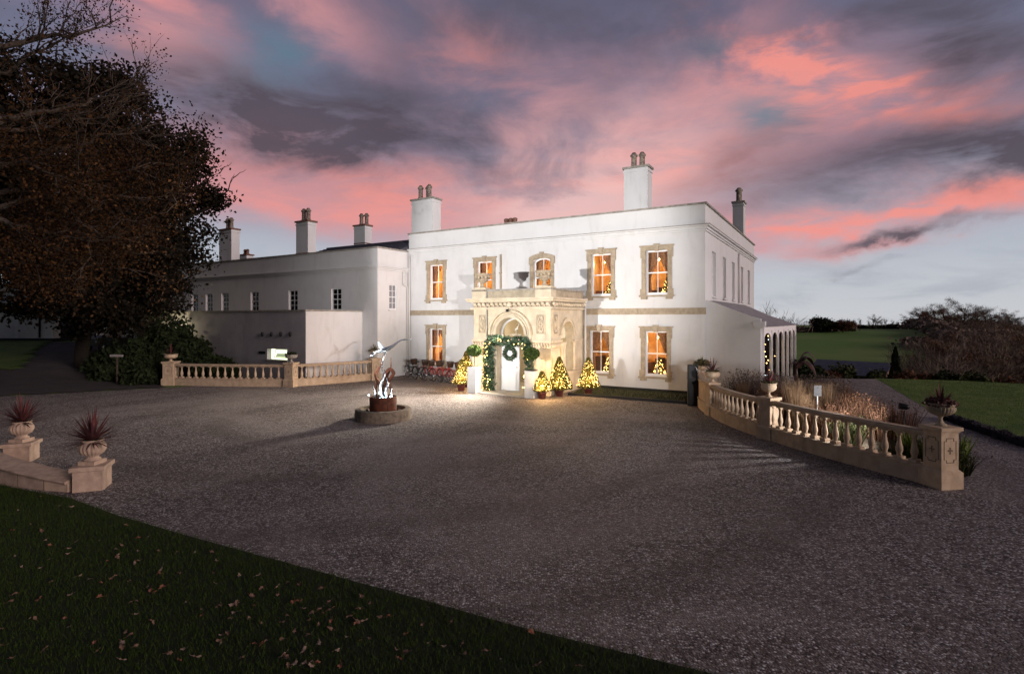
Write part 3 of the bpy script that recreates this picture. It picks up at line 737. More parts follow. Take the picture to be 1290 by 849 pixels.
for s in (-1, 1): m.box(*sorted((PC+s*.72, PC+s*1.02)), PY-.07, PY-.002, 2.205, SPR-.002)
m.build('archivolt', LIME, porch, PO); m = MB()
ring(m, (sa+sb)/2, 2.95-(sb-sa)/2, (sb-sa)/2+.02, (sb-sa)/2+.14, PX1+.002, PX1+.07, True)
ring(m, (sa+sb)/2, 2.95-(sb-sa)/2, (sb-sa)/2+.14, (sb-sa)/2+.19, PX1+.002, PX1+.10, True)
m.build('archivolt', LIME, porch, PO)
def relief(cx_, z, side=False):
    mb = MB(); w, h = .21, .42
    T = (lambda x, y, z_: (PX1-y*1.0, cx_+x, z+z_)) if side else (lambda x, y, z_: (cx_+x, PY+y, z+z_))
    def bx(x0, x1, y0, y1, z0, z1):
        p = [T(x, y, z_) for z_ in (z0, z1) for y in (y0, y1) for x in (x0, x1)]
        mb.add(p, [(0, 2, 3, 1), (4, 5, 7, 6), (0, 1, 5, 4), (2, 6, 7, 3), (0, 4, 6, 2), (1, 3, 7, 5)])
    bx(-w, -w+.03, -.04, -.002, -h, h); bx(w-.03, w, -.04, -.002, -h, h); bx(-w+.031, w-.031, -.04, -.002, -h, -h+.03); bx(-w+.031, w-.031, -.04, -.002, h-.03, h)
    def loop(rx, rz, r, ph=0):
        pts = [T(rx*math.cos(a+ph), -.03, rz*math.sin(a+ph)) for a in [2*math.pi*k/20 for k in range(20)]]; mb.tube(pts, r, 5, closed=True)
    loop(.13, .33, .022); loop(.075, .15, .02); loop(.045, .08, .025)
    for s in (-1, 1):
        for k in range(4): q = T(s*.05*(1-k*.1), -.03, s*(.19+.03*k)); mb.ball(q, .028, 6, 4)
        mb.ball(T(s*.10, -.03, 0), .03, 6, 4); mb.ball(T(0, -.03, s*.26), .04, 6, 4)
    return mb
for xc in (PX0+.47, PX1-.45):
    pn = relief(xc, 2.86).build('carved_panel', LIME, porch, PO); MB().box(xc-.18, xc+.18, PY-.008, PY-.001, 2.47, 3.25).build('panel_shade_ground', SURR, porch, PO)  # dark ground behind the relief, recess shade put into its colour
pn = relief((PY+sa)/2-.08, 2.86, True).build('carved_panel', LIME, porch, PO); yq = (PY+sa)/2-.08; MB().box(PX1+.001, PX1+.008, yq-.18, yq+.18, 2.47, 3.25).build('panel_shade_ground', SURR, porch, PO)
m = MB()       # corner piers and base mouldings
for xc in (PX0, PX1):
    s = -1 if xc == PX0 else 1
    m.box(*sorted((xc-s*.22, xc+s*.04)), PY-.04, PY-.002, .0, 1.775)
m.box(PX1+.002, PX1+.04, PY-.002, PY+.24, 0, 1.775)
pier = MB(); 
m.box(PX1+.002, PX1+.10, PY+.25, -.05, 0, .30); m.box(PX1+.002, PX1+.07, PY+.25, -.05, .74, .84)
for (a, b) in ((PX0+.25, PC-AW-.24), (PC+AW+.24, PX1-.25)):
    m.box(a, b, PY-.05, PY-.002, 0, .26); m.box(a+.12, b-.12, PY-.03, PY-.002, .55, 1.45)
m.box(PX0-.04, PX1+.04, PY-.13, PY-.06, 0, .0001+.03)
m.build('pier', LIME, porch, PO)
m = MB()
for xc in (PX0+.32, PX1-.32):
    m = MB(); m.box(xc-.36, xc+.36, PY-.07, PY+.40, 3.94, PT+.12); m.build('parapet_block', LIME, porch, PO)
# side columns
for k, yy in enumerate((sa-.02, (sa+sb)/2+.03, sb+.02)):
    MB().lathe([(.10, .86), (.10, .93), (.07, .98), (.065, 1.9), (.08, 1.95), (.11, 2.06), (.12, 2.10)], (PX1-.14 if k == 1 else PX1+.05, yy, 0), 12).build('column', LIME, porch, PO)
m = MB(); xd = hx(618, PY-.06); m.box(PX0+.70, PX0+.74, PY-.075, PY-.005, 2.22, PT-.02); m.build('drainpipe', COPING, porch, PO)  # thin dark upright strip on the porch front
# doorway: fanlight, transom, door leaf
yd = PY+.36
m = MB(); m.box(PC-AW-.02, PC+AW+.02, yd, yd+.06, 2.14, 2.28)
for s in (-1, 1): m.box(*sorted((PC+s*AW, PC+s*(AW-.07))), yd, yd+.06, .03, 2.138)
for k in range(N):
    t1, t2 = math.pi*k/N, math.pi*(k+1)/N; q = [(PC+r*math.cos(t), SPR+r*math.sin(t)) for r, t in ((AW-.07, t1), (AW+.02, t1), (AW+.02, t2), (AW-.07, t2))]
    m.add([(x, y, z) for y in (yd, yd+.06) for x, z in q], [(0, 1, 2, 3), (7, 6, 5, 4), (0, 4, 5, 1), (3, 2, 6, 7)])
for s in (-1, 1): m.box(*sorted((PC+s*(AW+.02), PC+s*(AW-.07))), yd, yd+.06, 2.282, SPR)
m.box(PC+.16, PC+.21, yd, yd+.06, .03, 2.138)
fan = m.build('door_frame', SASH, porch, PO)
m = MB(); pts = [(PC-AW, SPR-.14), (PC+AW, SPR-.14)]+[(PC+AW*math.cos(math.pi*k/20), SPR+AW*math.sin(math.pi*k/20)) for k in range(21)]
m.add([(x, yd+.03, z) for x, z in pts], [tuple(range(len(pts)))]); fl = m.build('fanlight', GLASS, porch, PO)
# etched heron and lettering on the fanlight
ETCH = mat('etched_white', (.75, .74, .70), .8)
m = MB(); q = lambda x, z: (PC+.02+x, yd+.022, SPR+z)
neck = [q(.10, .47), q(.155, .455), q(.165, .40), q(.11, .35), q(.07, .31), q(.09, .26), q(.06, .20)]
m.tube(neck, [.006, .012, .012, .012, .014, .02, .01], 5); m.tube([q(.10, .47), q(.03, .44)], [.01, .002], 4)
m.tube([q(.07, .27), q(.0, .22), q(-.05, .15)], [.02, .028, .004], 5); m.tube([q(.05, .20), q(.045, .12), q(.06, .045)], .006, 4); m.tube([q(.02, .19), q(.01, .12), q(-.01, .045)], .006, 4)
m.build('etched_emblem', ETCH, fl, PO)
def text(s, size, M, mt, parent, off, name='lettering', ext=.002):
    cu = bpy.data.curves.new('t', 'FONT'); cu.body = s; cu.size = size; cu.align_x = 'CENTER'; cu.extrude = ext
    ob = bpy.data.objects.new('t', cu); COL.objects.link(ob); bpy.context.view_layer.update()
    me = bpy.data.meshes.new_from_object(ob.evaluated_get(bpy.context.evaluated_depsgraph_get())); bpy.data.objects.remove(ob)
    me.transform(Matrix.Translation([-v for v in off]) @ M); me.materials.clear(); me.materials.append(mt); me.name = name
    o = bpy.data.objects.new(name, me); COL.objects.link(o); o.parent = parent; return o
RX = Matrix.Rotation(math.pi/2, 4, 'X')
text('LYMPSTONE', .095, Matrix.Translation((PC+.02, yd+.02, SPR-.05)) @ RX, ETCH, fl, PO)
text('MANOR', .085, Matrix.Translation((PC+.02, yd+.02, SPR-.125)) @ RX, ETCH, fl, PO)
DOORW = mat('white_door', (.78, .77, .75), .5)
m = MB(); dl0, dl1 = PC-AW+.07, PC+.155
m.box(dl0, dl1, yd+.005, yd+.05, .03, 2.135)
for (z0, z1) in ((.12, .75), (.85, 1.45), (1.55, 2.05)):
    for (a, b) in ((dl0+.08, (dl0+dl1)/2-.03), ((dl0+dl1)/2+.03, dl1-.08)):
        m.box(a, b, yd-.008, yd+.004, z0, z1)
dd_ = m.build('door', DOORW, porch, PO)
MB().ball((dl1-.05, yd-.03, 1.02), .03, 8, 6).build('handle', CHROME, dd_, PO)
m = MB(); m.box(PC-1.15, PC+1.25, PY-1.05, PY-.06, .006, .05); m.box(PX0+.32, PX1-.32, PY-.058, -.02, .006, .03); m.build('threshold', PAVE, porch, PO)
# lantern inside porch
lt = MB(); lt.lathe([(.02, 2.95), (.10, 2.90), (.12, 2.62), (.05, 2.58)], (PC, PY+1.7, 0), 8); lt.tube([(PC, PY+1.7, 2.95), (PC, PY+1.7, 3.3)], .01, 5)
lt.build('lantern', BULB, porch, PO)
lamp('lantern_lamp', 'POINT', MH @ Vector((PC, PY+1.7, 2.45)), 70, (1, .84, .60), size=.12)
# one spotlight over the door, placed to cast the pool of light on the forecourt
lamp('porch_downlight', 'SPOT', MH @ Vector((PC, PY-.32, 3.22)), 5200, (1, .90, .74), MH @ Vector((PC-2.4, PY-4.1, 0)), .40, 100, .9)
m = MB(); m.lathe([(.05, 3.36), (.06, 3.40), (.06, 3.48)], (PC, PY-.28, 0), 8); m.tube([(PC, PY-.25, 3.47), (PC, PY-.06, 3.5)], .015, 5); m.build('downlight', IRON, porch, PO)

# ---------------------------------------------------------------- side wing
wy = -2.38; WTOP = 6.72
wing = hroot('side_wing', LX, wy, 0, 'long plain white side wing with small dark sash windows behind the low annex', 'building')
WO = (LX, wy, 0); WL = 24.0
wp = [(418, 429.2, 359, 391), (364.2, 374.3, 361, 391), (316.3, 325.3, 363.5, 391), (279.8, 287.2, 365, 391), (260.5, 266.5, 366, 391), (242.5, 248.5, 370, 391)]
ops = []; winfo = []
for a, b, c_, d_ in wp:
    xa, xb = hx(a, wy), hx(b, wy); xc = (xa+xb)/2; ops.append((xc-.40-(LX-WL), xc+.40-(LX-WL), 3.55, 4.72)); winfo.append(xc)
m = MB(); wall(m, (LX-WL, wy, 0), (1, 0, 0), WL, 0, WTOP, ops, (0, 1, 0), .16)
ya, yb = hy(490, LX), hy(500.5, LX); yc = (ya+yb)/2
wall(m, (LX, wy, 0), (0, 1, 0), -wy, 0, WTOP, [(yc-.30-wy, yc+.30-wy, hz(390, LX, yc), hz(358.5, LX, yc))], (-1, 0, 0), .12)
m.quad((LX-WL, wy, 0), (LX-WL, 8, 0), (LX-WL, 8, WTOP), (LX-WL, wy, WTOP)); m.quad((LX-WL, 8, 0), (LX, 8, 0), (LX, 8, WTOP), (LX-WL, 8, WTOP))
m.build('wall', RENDER, wing, WO)
m = MB(); m.box(LX-WL-.05, LX+.06, wy-.06, wy+.3, WTOP+.002, WTOP+.07); m.box(LX-.3, LX+.06, wy+.302, -.08, WTOP+.002, WTOP+.07); m.build('coping', COPING, wing, WO)
m = MB()
for z0, z1, p in ((5.60, 5.68, .05), (5.682, 5.76, .10), (5.762, 5.82, .17)):
    m.box(LX-WL, LX+p, wy-p, wy-.002, z0, z1); m.box(LX+.002, LX+p, wy-.002, -.05, z0, z1)
m.build('cornice', RENDER, wing, WO)
DARKIN = mat('dark_room', (.02, .02, .028), .9)
BLIND = mat('half_blind', (.25, .25, .27), .8)
for i, xc in enumerate(winfo):
    s = sash_mb(.80, 1.17, 2, 4, fr=.045, bar=.03, sill=.05).xf(Matrix.Translation((xc, wy+.08, 3.55))).build('window', SASH, wing, WO)
    MB().quad((xc-.4, wy+.11, 3.55), (xc+.4, wy+.11, 3.55), (xc+.4, wy+.11, 4.72), (xc-.4, wy+.11, 4.72)).build('pane', GLASS, s, WO)
    MB().box(xc-.42, xc+.42, wy+.165, wy+.8, 3.5, 4.8).build('dark_interior', DARKIN, s, WO)
z0, z1 = hz(390, LX, yc), hz(358.5, LX, yc)
s = sash_mb(.60, z1-z0, 2, 4, fr=.05, bar=.025, sill=.06).xf(Matrix.Translation((LX-.06, yc, z0)) @ Matrix.Rotation(math.pi/2, 4, 'Z')).build('window', SASH, wing, WO)
MB().box(LX-.13, LX-.125, yc-.3, yc+.3, z0, z1).build('blind', BLIND, s, WO)
MB().box(LX+.002, LX+.08, yc-.36, yc+.36, z0-.07, z0-.005).build('sill', RENDER, s, WO)
m = MB(); xr = hx(412, 2.2); e0, e1 = LX-WL+.5, LX-.05     # hipped slate roof
vs = [(hx(350, wy+.6), wy+.6, 6.45), (e1, wy+.6, 6.45), (e1, 7, 6.45), (hx(350, wy+.6), 7, 6.45), (xr, 2.2, 7.78), (e1, 2.2, 7.78)]
m.add(vs, [(0, 1, 5, 4), (2, 3, 4, 5), (3, 0, 4), (1, 2, 5)])
for k in range(1, 12):
    t = k/12; a = Vector(vs[0]).lerp(Vector(vs[4]), t); b = Vector(vs[1]).lerp(Vector(vs[5]), t); m.tube([a+Vector((0, -.01, .012)), b+Vector((0, -.01, .012))], .014, 4)
m.tube([vs[4], vs[5]], .07, 6)
m.build('roof', SLATE, wing, WO)
chim_px(wing, 276, 301, 290, 335, -.4, [(-.15, 0), (.25, 0)], off=WO, ph=.85, capdark=True, d=.6, frac=.38)
chim_px(wing, 373, 397, 280, 325, -.6, [(-.2, 0), (.22, 0)], off=WO, ph=.85, capdark=True, d=.6, frac=.38)
chim_px(wing, 446, 468, 285, 312, 3.2, [(-.12, 0), (.25, .1)], off=WO, ph=.85, capdark=True, d=.6, frac=.38)
chim_px(wing, 302, 312, 322, 335, 1.5, [(-.15, 0), (.15, 0)], off=WO, ph=.45, capdark=True, d=.5, pr=.12, potm=POTRED)
m = MB(); m.tube([(LX+.06, -.5, 5.6), (LX+.06, -.5, 4.9), (LX+.06, -.18, 4.8), (LX+.06, -.18, 0)], .04, 6); m.build('drainpipe', PIPEW, wing, WO)

# ---------------------------------------------------------------- low annex
ax0, ax1, ay0 = -31.5, -16.8, -5.9; AT = 3.44
annex = hroot('low_annex', ax1, ay0, 0, 'low flat roofed annex with dark front wall and pale end wall', 'building')
AO = (ax1, ay0, 0)
# display niche
dx0, dx1 = hx(336.5, ay0), hx(362, ay0); dz0, dz1 = hz(452.5, dx0, ay0), hz(439, dx0, ay0)
sx0, sx1 = hx(251, ay0), hx(265, ay0); sz0, sz1 = hz(446, sx0, ay0), hz(430.5, sx0, ay0)
m = MB(); wall(m, (ax0, ay0, 0), (1, 0, 0), ax1-ax0, 0, AT, [(dx0-ax0, dx1-ax0, dz0, dz1)], (0, 1, 0), .25)
m.build('front_wall', RENDER_DARK, annex, AO)
m = MB(); m.quad((ax1, ay0, 0), (ax1, wy-.002, 0), (ax1, wy-.002, AT), (ax1, ay0, AT)); m.build('end_wall', RENDER, annex, AO); m = MB(); m.quad((ax0, ay0, 0), (ax0, wy, 0), (ax0, wy, AT), (ax0, ay0, AT))
m.build('end_wall', RENDER, annex, AO)
m = MB(); m.box(ax0-.06, ax1+.06, ay0-.06, wy-.004, AT+.002, AT+.07); m.build('coping', COPING, annex, AO)
DISP = mat('lit_display', (.9, 1, .8), .5, emit=(.92, 1, .74), estr=1.5)
DISP2 = mat('display_poster', (.5, .6, .4), .5, (6, (.85, .8, .5), .35, .6), emit=(.5, .6, .35), estr=.6)
m = MB(); m.quad((dx0, ay0+.245, dz0), (dx1, ay0+.245, dz0), (dx1, ay0+.245, dz1), (dx0, ay0+.245, dz1)); dn = m.build('lit_niche', DISP, annex, AO)
w_ = dx1-dx0
m = MB(); a0, a1, b0, b1 = dx0+w_*.28, dx0+w_*.92, dz0+.10, dz1-.03; sk = .10
fr = lambda x, z, y=ay0+.10: (x+sk*(z-b0)/(b1-b0), y, z)
for (p, q_) in (((a0, b0), (a1-sk, b0)), ((a1-sk, b0), (a1-sk, b1)), ((a1-sk, b1), (a0, b1)), ((a0, b1), (a0, b0))):
    m.tube([fr(*p), fr(*q_)], .014, 4)
m.build('display_frame', IRON, dn, AO)
MB().quad(fr(a0+.05, b0+.03, ay0+.12), fr(a1-sk-.05, b0+.03, ay0+.12), fr(a1-sk-.10, b0+.22, ay0+.12), fr(a0+.12, b0+.20, ay0+.12)).build('display_card', DISP2, dn, AO)
m = MB(); m.box(dx0-.06, dx1+.06, ay0-.05, ay0-.002, dz0-.07, dz0-.002); m.box(dx0-.06, dx1+.06, ay0-.03, ay0-.002, dz1+.002, dz1+.05); m.build('niche_frame', COPING, dn, AO)
xp0, xp1 = hx(326.5, ay0), hx(334.5, ay0); zz = hz(444, xp0, ay0); MB().box(xp0, xp1, ay0-.03, ay0-.002, zz-.06, zz+.07).build('name_plate', IRON, annex, AO)
for p in (332, 343.2, 355, 367):
    x_ = hx(p, ay0); z_ = hz(421, x_, ay0); MB().lathe([(.02, z_-.12), (.05, z_-.10), (.06, z_+.08), (.03, z_+.11)], (x_, ay0-.07, 0), 8).build('wall_light', IRON, annex, AO)
m = MB(); m.box(sx0, sx1, ay0-.02, ay0-.002, sz0, sz1); m.box(sx0+.35, sx0+.62, ay0-.05, ay0-.021, sz0, sz1-.03); m.build('service_hatch', mat('cream_hatch', (.42, .39, .30), .7), annex, AO)
m = MB(); x_ = hx(247, ay0); m.box(x_-.12, x_+.12, ay0-.10, ay0-.002, hz(430, x_, ay0)-.08, hz(430, x_, ay0)+.06); m.build('alarm_box', mat('alarm_red', (.25, .04, .03), .5), annex, AO)
lamp('annex_wall_lamp', 'POINT', MH @ Vector((hx(226, ay0), ay0-.7, 2.6)), 95, (1, .88, .52), size=.1)
m = MB(); x_ = hx(226, ay0); m.lathe([(.04, 2.5), (.09, 2.55), (.09, 2.72), (.03, 2.78)], (x_, ay0-.5, 0), 8); m.tube([(x_, ay0-.5, 2.75), (x_, ay0, 2.8)], .02, 5); m.build('wall_lantern', IRON, annex, AO)
# cctv mast in front of annex
g = G(373.5, 484)
mast = empty('camera_mast', (g.x, g.y+.9, 0), 0, 'slim pale mast with black camera head in front of the dark annex wall', 'mast')
MB().tube([(0, 0, 0), (0, 0, 2.62)], .065, 10).build('pole', PIPEW, mast); MB().lathe([(.10, 2.62), (.11, 2.64), (.11, 2.74), (.06, 2.76)], (0, 0, 0), 10).build('collar', PIPEW, mast)
m = MB(); m.tube([(0, 0, 2.76), (0, 0, 2.83)], .03, 6); m.box(-.07, .07, -.16, .10, 2.83, 2.98); m.build('camera_head', IRON, mast)

# ---------------------------------------------------------------- veranda on the right
ver = hroot('veranda', 0, .3, 0, 'glazed white arcaded veranda with lead roof on the right side of the house', 'veranda')
VO = (0, .3, 0); vx = 2.03; vy0 = .05
m = MB()    # white end wall with curved sloping top
top = [(0.01, 3.83), (.35, 3.72), (.75, 3.55), (1.2, 3.36), (1.6, 3.20), (vx, 3.08)]
pts = [(.01, 0), (vx, 0)]+top[::-1]
m.add([(x, y, z) for y in (vy0, vy0+.28) for x, z in pts], [tuple(range(len(pts))), tuple(range(2*len(pts)-1, len(pts)-1, -1))]+[(i, (i+1) % len(pts), len(pts)+(i+1) % len(pts), len(pts)+i) for i in range(len(pts))])
m.box(vx-.22, vx+.12, vy0-.07, vy0+.34, 2.72, 2.80); m.box(vx-.26, vx+.16, vy0-.10, vy0+.37, 2.80, 2.98)
m.build('end_wall', RENDER, ver, VO)
# bowed outer line in house coordinates
wv = [G(px, CH and 479) for px in (0,)]
outer = []
for px, Dp in ((961, 20.95), (971.5, 22.2), (979.5, 23.4), (986.5, 24.6), (992, 25.8), (997.2, 27.0)):
    p = MHi @ Vector(((px-CX)/F*Dp, Dp, 0)); outer.append((p.x, p.y))
last = outer[-1]; outer += [(last[0]+.05, last[1]+1.6), (last[0]-.1, last[1]+3.2)]
WT = MB(); ez = 2.72
VW = mat('veranda_paint', (.82, .78, .78), .5)
for i, (x, y) in enumerate(outer):
    cm = MB(); cm.box(x-.055, x+.055, y-.055, y+.055, .004, ez-.12); cm.box(x-.09, x+.09, y-.09, y+.09, .004, .22); cm.build('post', VW, ver, VO)
for i in range(len(outer)-1):
    a, b = Vector((*outer[i], 0)), Vector((*outer[i+1], 0)); d_ = (b-a); L = d_.length; u = d_.normalized(); nrm = Vector((u.y, -u.x, 0))
    M_ = Matrix.Translation(a) @ Matrix(((u.x, -nrm.x, 0, 0), (u.y, -nrm.y, 0, 0), (0, 0, 1, 0), (0, 0, 0, 1)))
    mb = MB(); mb.box(-.02, L+.02, -.05, .05, ez-.12, ez+.04, M_)
    # arched heads with mullion
    for h0 in (0,):
        w2 = L; cx_ = w2*.5; r = w2/2-.05
        for k in range(8):
            t1, t2 = math.pi*k/8, math.pi*(k+1)/8
            q = [(cx_+r*math.cos(t1), ez-.62+.42*math.sin(t1)), (cx_+r*math.cos(t2), ez-.62+.42*math.sin(t2)), (cx_+r*math.cos(t2), ez-.121), (cx_+r*math.cos(t1), ez-.121)]
            mb.add([M_ @ Vector((x, yy, z)) for yy in (-.02, .02) for x, z in q], [(0, 1, 2, 3), (7, 6, 5, 4), (0, 4, 5, 1)])
    mb.build('arcade_frame', VW, ver, VO)
    g_ = MB(); g_.quad(M_ @ Vector((.05, .0, .1)), M_ @ Vector((L-.05, .0, .1)), M_ @ Vector((L-.05, .0, ez-.13)), M_ @ Vector((.05, .0, ez-.13))); g_.build('pane', GLASS, ver, VO)
m = MB(); ridge = [(.01, y) for (x, y) in outer]; n = len(outer)
vs = [(x+(.12), y-.02, ez+.05) for x, y in outer]+[(.004, y, 3.86) for x, y in outer]
vs[0] = (outer[0][0]+.1, vy0+.30, ez+.06); vs[n] = (.004, vy0+.30, 3.80)
midv = [((vs[i][0]*.5+vs[n+i][0]*.5), (vs[i][1]+vs[n+i][1])/2, (vs[i][2]*.5+vs[n+i][2]*.5)-.07) for i in range(n)]
m.add(vs+midv, [(i, i+1, 2*n+i+1, 2*n+i) for i in range(n-1)]+[(2*n+i, 2*n+i+1, n+i+1, n+i) for i in range(n-1)])
m.build('roof', mat('lead_roof', (.28, .27, .28), .6, (4, (.20, .19, .20)), .2, 10), ver, VO)
m = MB(); m.box(.01, .03, vy0+.35, HD, 0, 3.0); m.box(.03, last[0], last[1]+3.3, last[1]+3.36, 0, 2.7); m.build('inner_wall', ROOMD, ver, VO)
rr = random.Random(9); m1, m2 = MB(), MB()
for k in range(60):
    x = rr.uniform(.5, 2.3); y = rr.uniform(1.2, 7.5); (m1 if rr.random() < .7 else m2).ball((x, y, rr.uniform(.2, 2.4)), .022, 4, 3)
m1.build('fairy_lights', FAIRY, ver, VO)['kind'] = 'stuff'; m2.build('cool_fairy_lights', FAIRYC, ver, VO)['kind'] = 'stuff'
lamp('veranda_lamp', 'POINT', MH @ Vector((1.2, 4, 2.2)), 14, (1, .7, .35), size=.1)

# ---------------------------------------------------------------- balustrades
def baluster_mb(h):
    p = [(.075, 0), (.075, .05), (.048, .06), (.044, .10), (.064, .16), (.062, .21), (.044, .29), (.030, .38), (.029, .43), (.034, .445), (.052, .46), (.040, .475), (.050, .50), (.045, .52)]
    s = h/.52
    m = MB(); m.lathe([(r, z*s) for r, z in p[2:-1]], n=10); m.box(-.075, .075, -.075, .075, 0, .055*s); m.box(-.07, .07, -.07, .07, .49*s, h); return m
def pedestal_mb(w, h, base=True, cross=False, rot=0):
    m = MB(); b = .30
    m.box(-w/2-.05, w/2+.05, -w/2-.05, w/2+.05, 0, b); 
    m.add([(sx*(w/2+.05-.05*k), sy*(w/2+.05-.05*k), b+.05*k) for k in (0, 1) for sx, sy in ((-1, -1), (1, -1), (1, 1), (-1, 1))], [(0, 1, 5, 4), (1, 2, 6, 5), (2, 3, 7, 6), (3, 0, 4, 7)])
    m.box(-w/2, w/2, -w/2, w/2, b+.0, h-.10); m.box(-w/2-.02, w/2+.02, -w/2-.02, w/2+.02, h-.10, h-.07); m.box(-w/2-.05, w/2+.05, -w/2-.05, w/2+.05, h-.07, h)
    return m
def panel_groove_mb(w, z0, z1):
    """sunken outline with clipped corners and a small cross on each of the four faces (thin dark joints)"""
    m = MB(); a = w*.34; c_ = .05
    P = [(-a+c_, z0), (a-c_, z0), (a-c_, z0+c_), (a, z0+c_), (a, z1-c_), (a-c_, z1-c_), (a-c_, z1), (-a+c_, z1), (-a+c_, z1-c_), (-a, z1-c_), (-a, z0+c_), (-a+c_, z0+c_)]
    for q in range(4):
        M = Matrix.Rotation(q*math.pi/2, 4, 'Z')
        m.tube([M @ Vector((x, -w/2-.001, z)) for x, z in P], .0075, 4, closed=True)
        zc = (z0+z1)/2
        for (dx, dz) in ((0, .045), (0, -.05), (.04, 0), (-.04, 0)): m.ball(M @ Vector((dx, -w/2, zc+dz)), .014, 5, 4, (1, 1, 1))
        m.box(-.008, .008, -w/2-.006, -w/2, zc-.06, zc+.05, M); m.box(-.04, .04, -w/2-.006, -w/2, zc-.008, zc+.008, M)
    return m
GROOVE = mat('stone_groove', (.16, .115, .08), .95)
def balustrade(name, label, pts, secs, root_at, stone):
    """pts: pedestal points; secs: list of (polyline, n balusters or 0 = solid panel)"""
    R0 = Vector((*root_at, 0)); root = empty(name, R0, 0, label, 'balustrade')
    for k, (x, y, w, h, rot) in enumerate(pts):
        pd = pedestal_mb(w, h).xf(Matrix.Translation((x, y, 0)) @ Matrix.Rotation(rot, 4, 'Z')).build('pedestal', stone, root, R0, bevel=.008)
        if w > .34: panel_groove_mb(w, .48, h-.2).xf(Matrix.Translation((x, y, 0)) @ Matrix.Rotation(rot, 4, 'Z')).build('carved_outline', GROOVE, pd)
        if w > .34: pd.children[0].location = -R0
    for poly, nb in secs:
        pl = [Vector((*p, 0)) for p in poly]
        def sweep(hw, z0, z1):
            m = MB(); n = len(pl); vs = []
            for i, p in enumerate(pl):
                t = (pl[min(i+1, n-1)]-pl[max(i-1, 0)]).normalized(); nn = Vector((-t.y, t.x, 0))
                for s_, z in ((-1, z0), (1, z0), (1, z1), (-1, z1)): vs.append(p+nn*hw*s_+Vector((0, 0, z)))
            fs = [(4*i+a, 4*i+(a+1) % 4, 4*(i+1)+(a+1) % 4, 4*(i+1)+a) for i in range(n-1) for a in range(4)]+[(0, 1, 2, 3), (4*n-4, 4*n-3, 4*n-2, 4*n-1)]
            m.add(vs, fs); return m
        m = sweep(.13, 0, .30); k = sweep(.15, .302, .345); m.add(k.v, k.f); m.build('plinth', stone, root, R0, bevel=.006)
        m = sweep(.105, .895, .93); k = sweep(.13, .932, .985); m.add(k.v, k.f); k = sweep(.09, .987, 1.005); m.add(k.v, k.f); m.build('rail', stone, root, R0, bevel=.010)
        if nb == 0:
            sweep(.10, .347, .893).build('solid_panel', stone, root, R0)
        else:
            L = [0]
            for i in range(len(pl)-1): L.append(L[-1]+(pl[i+1]-pl[i]).length)
            bm_ = None
            for k in range(nb):
                s_ = L[-1]*(k+.6)/(nb+.2); i = max(j for j in range(len(L)-1) if L[j] <= s_); t = (s_-L[i])/(L[i+1]-L[i]); p = pl[i].lerp(pl[i+1], t); d = (pl[i+1]-pl[i]); a = math.atan2(d.y, d.x)
                if bm_ is None: bm_ = baluster_mb(.545).build('baluster', stone, root); o = bm_
                else: o = bm_.copy(); COL.objects.link(o); o.parent = root
                o.location = p-R0+Vector((0, 0, .347)); o.rotation_euler = (0, 0, a)
    return root
def arc(a, b, bulge, n=12):
    a, b = Vector(a), Vector(b); d = b-a; nn = Vector((-d.y, d.x)); return [tuple(a+d*t+nn*bulge*4*t*(1-t)) for t in [k/n for k in range(n+1)]]
P1, P2, P3, P4 = (7.92, 10.02), (6.62, 13.98), (6.42, 17.35), (7.22, 20.45)
r12 = math.atan2(P2[1]-P1[1], P2[0]-P1[0]); 
balustrade('curved_balustrade', 'curved honey stone balustrade on the right sweeping from big corner pedestal back to the house',
    [(*P1, .37, 1.12, D2R(9)), (*P2, .34, 1.08, r12+D2R(8)), (*P3, .30, 1.06, D2R(90)), (*P4, .30, 1.04, D2R(70))],
    [(arc(P1, P2, .035), 15), (arc(P2, P3, .045), 13), (arc(P3, P4, .06), 0)], P1, SAND)
L1, L2, L3 = G(210, 486), G(363.5, 488), G(469.5, 479.5)
L1, L2, L3 = (L1.x, L1.y+.3), (L2.x, L2.y+.3), (L3.x, L3.y+.3)
def ang(a, b): return math.atan2(b[1]-a[1], b[0]-a[0])
balustrade('low_balustrade', 'long low stone balustrade on the left in front of the dark annex',
    [(*L1, .48, 1.10, ang(L1, L2)+.15), (*L2, .42, 1.10, ang(L1, L2)-.1), (*L3, .42, 1.10, ang(L2, L3))],
    [(arc(L1, L2, -.02), 16), (arc(L2, L3, -.02), 14)], L1, SAND)

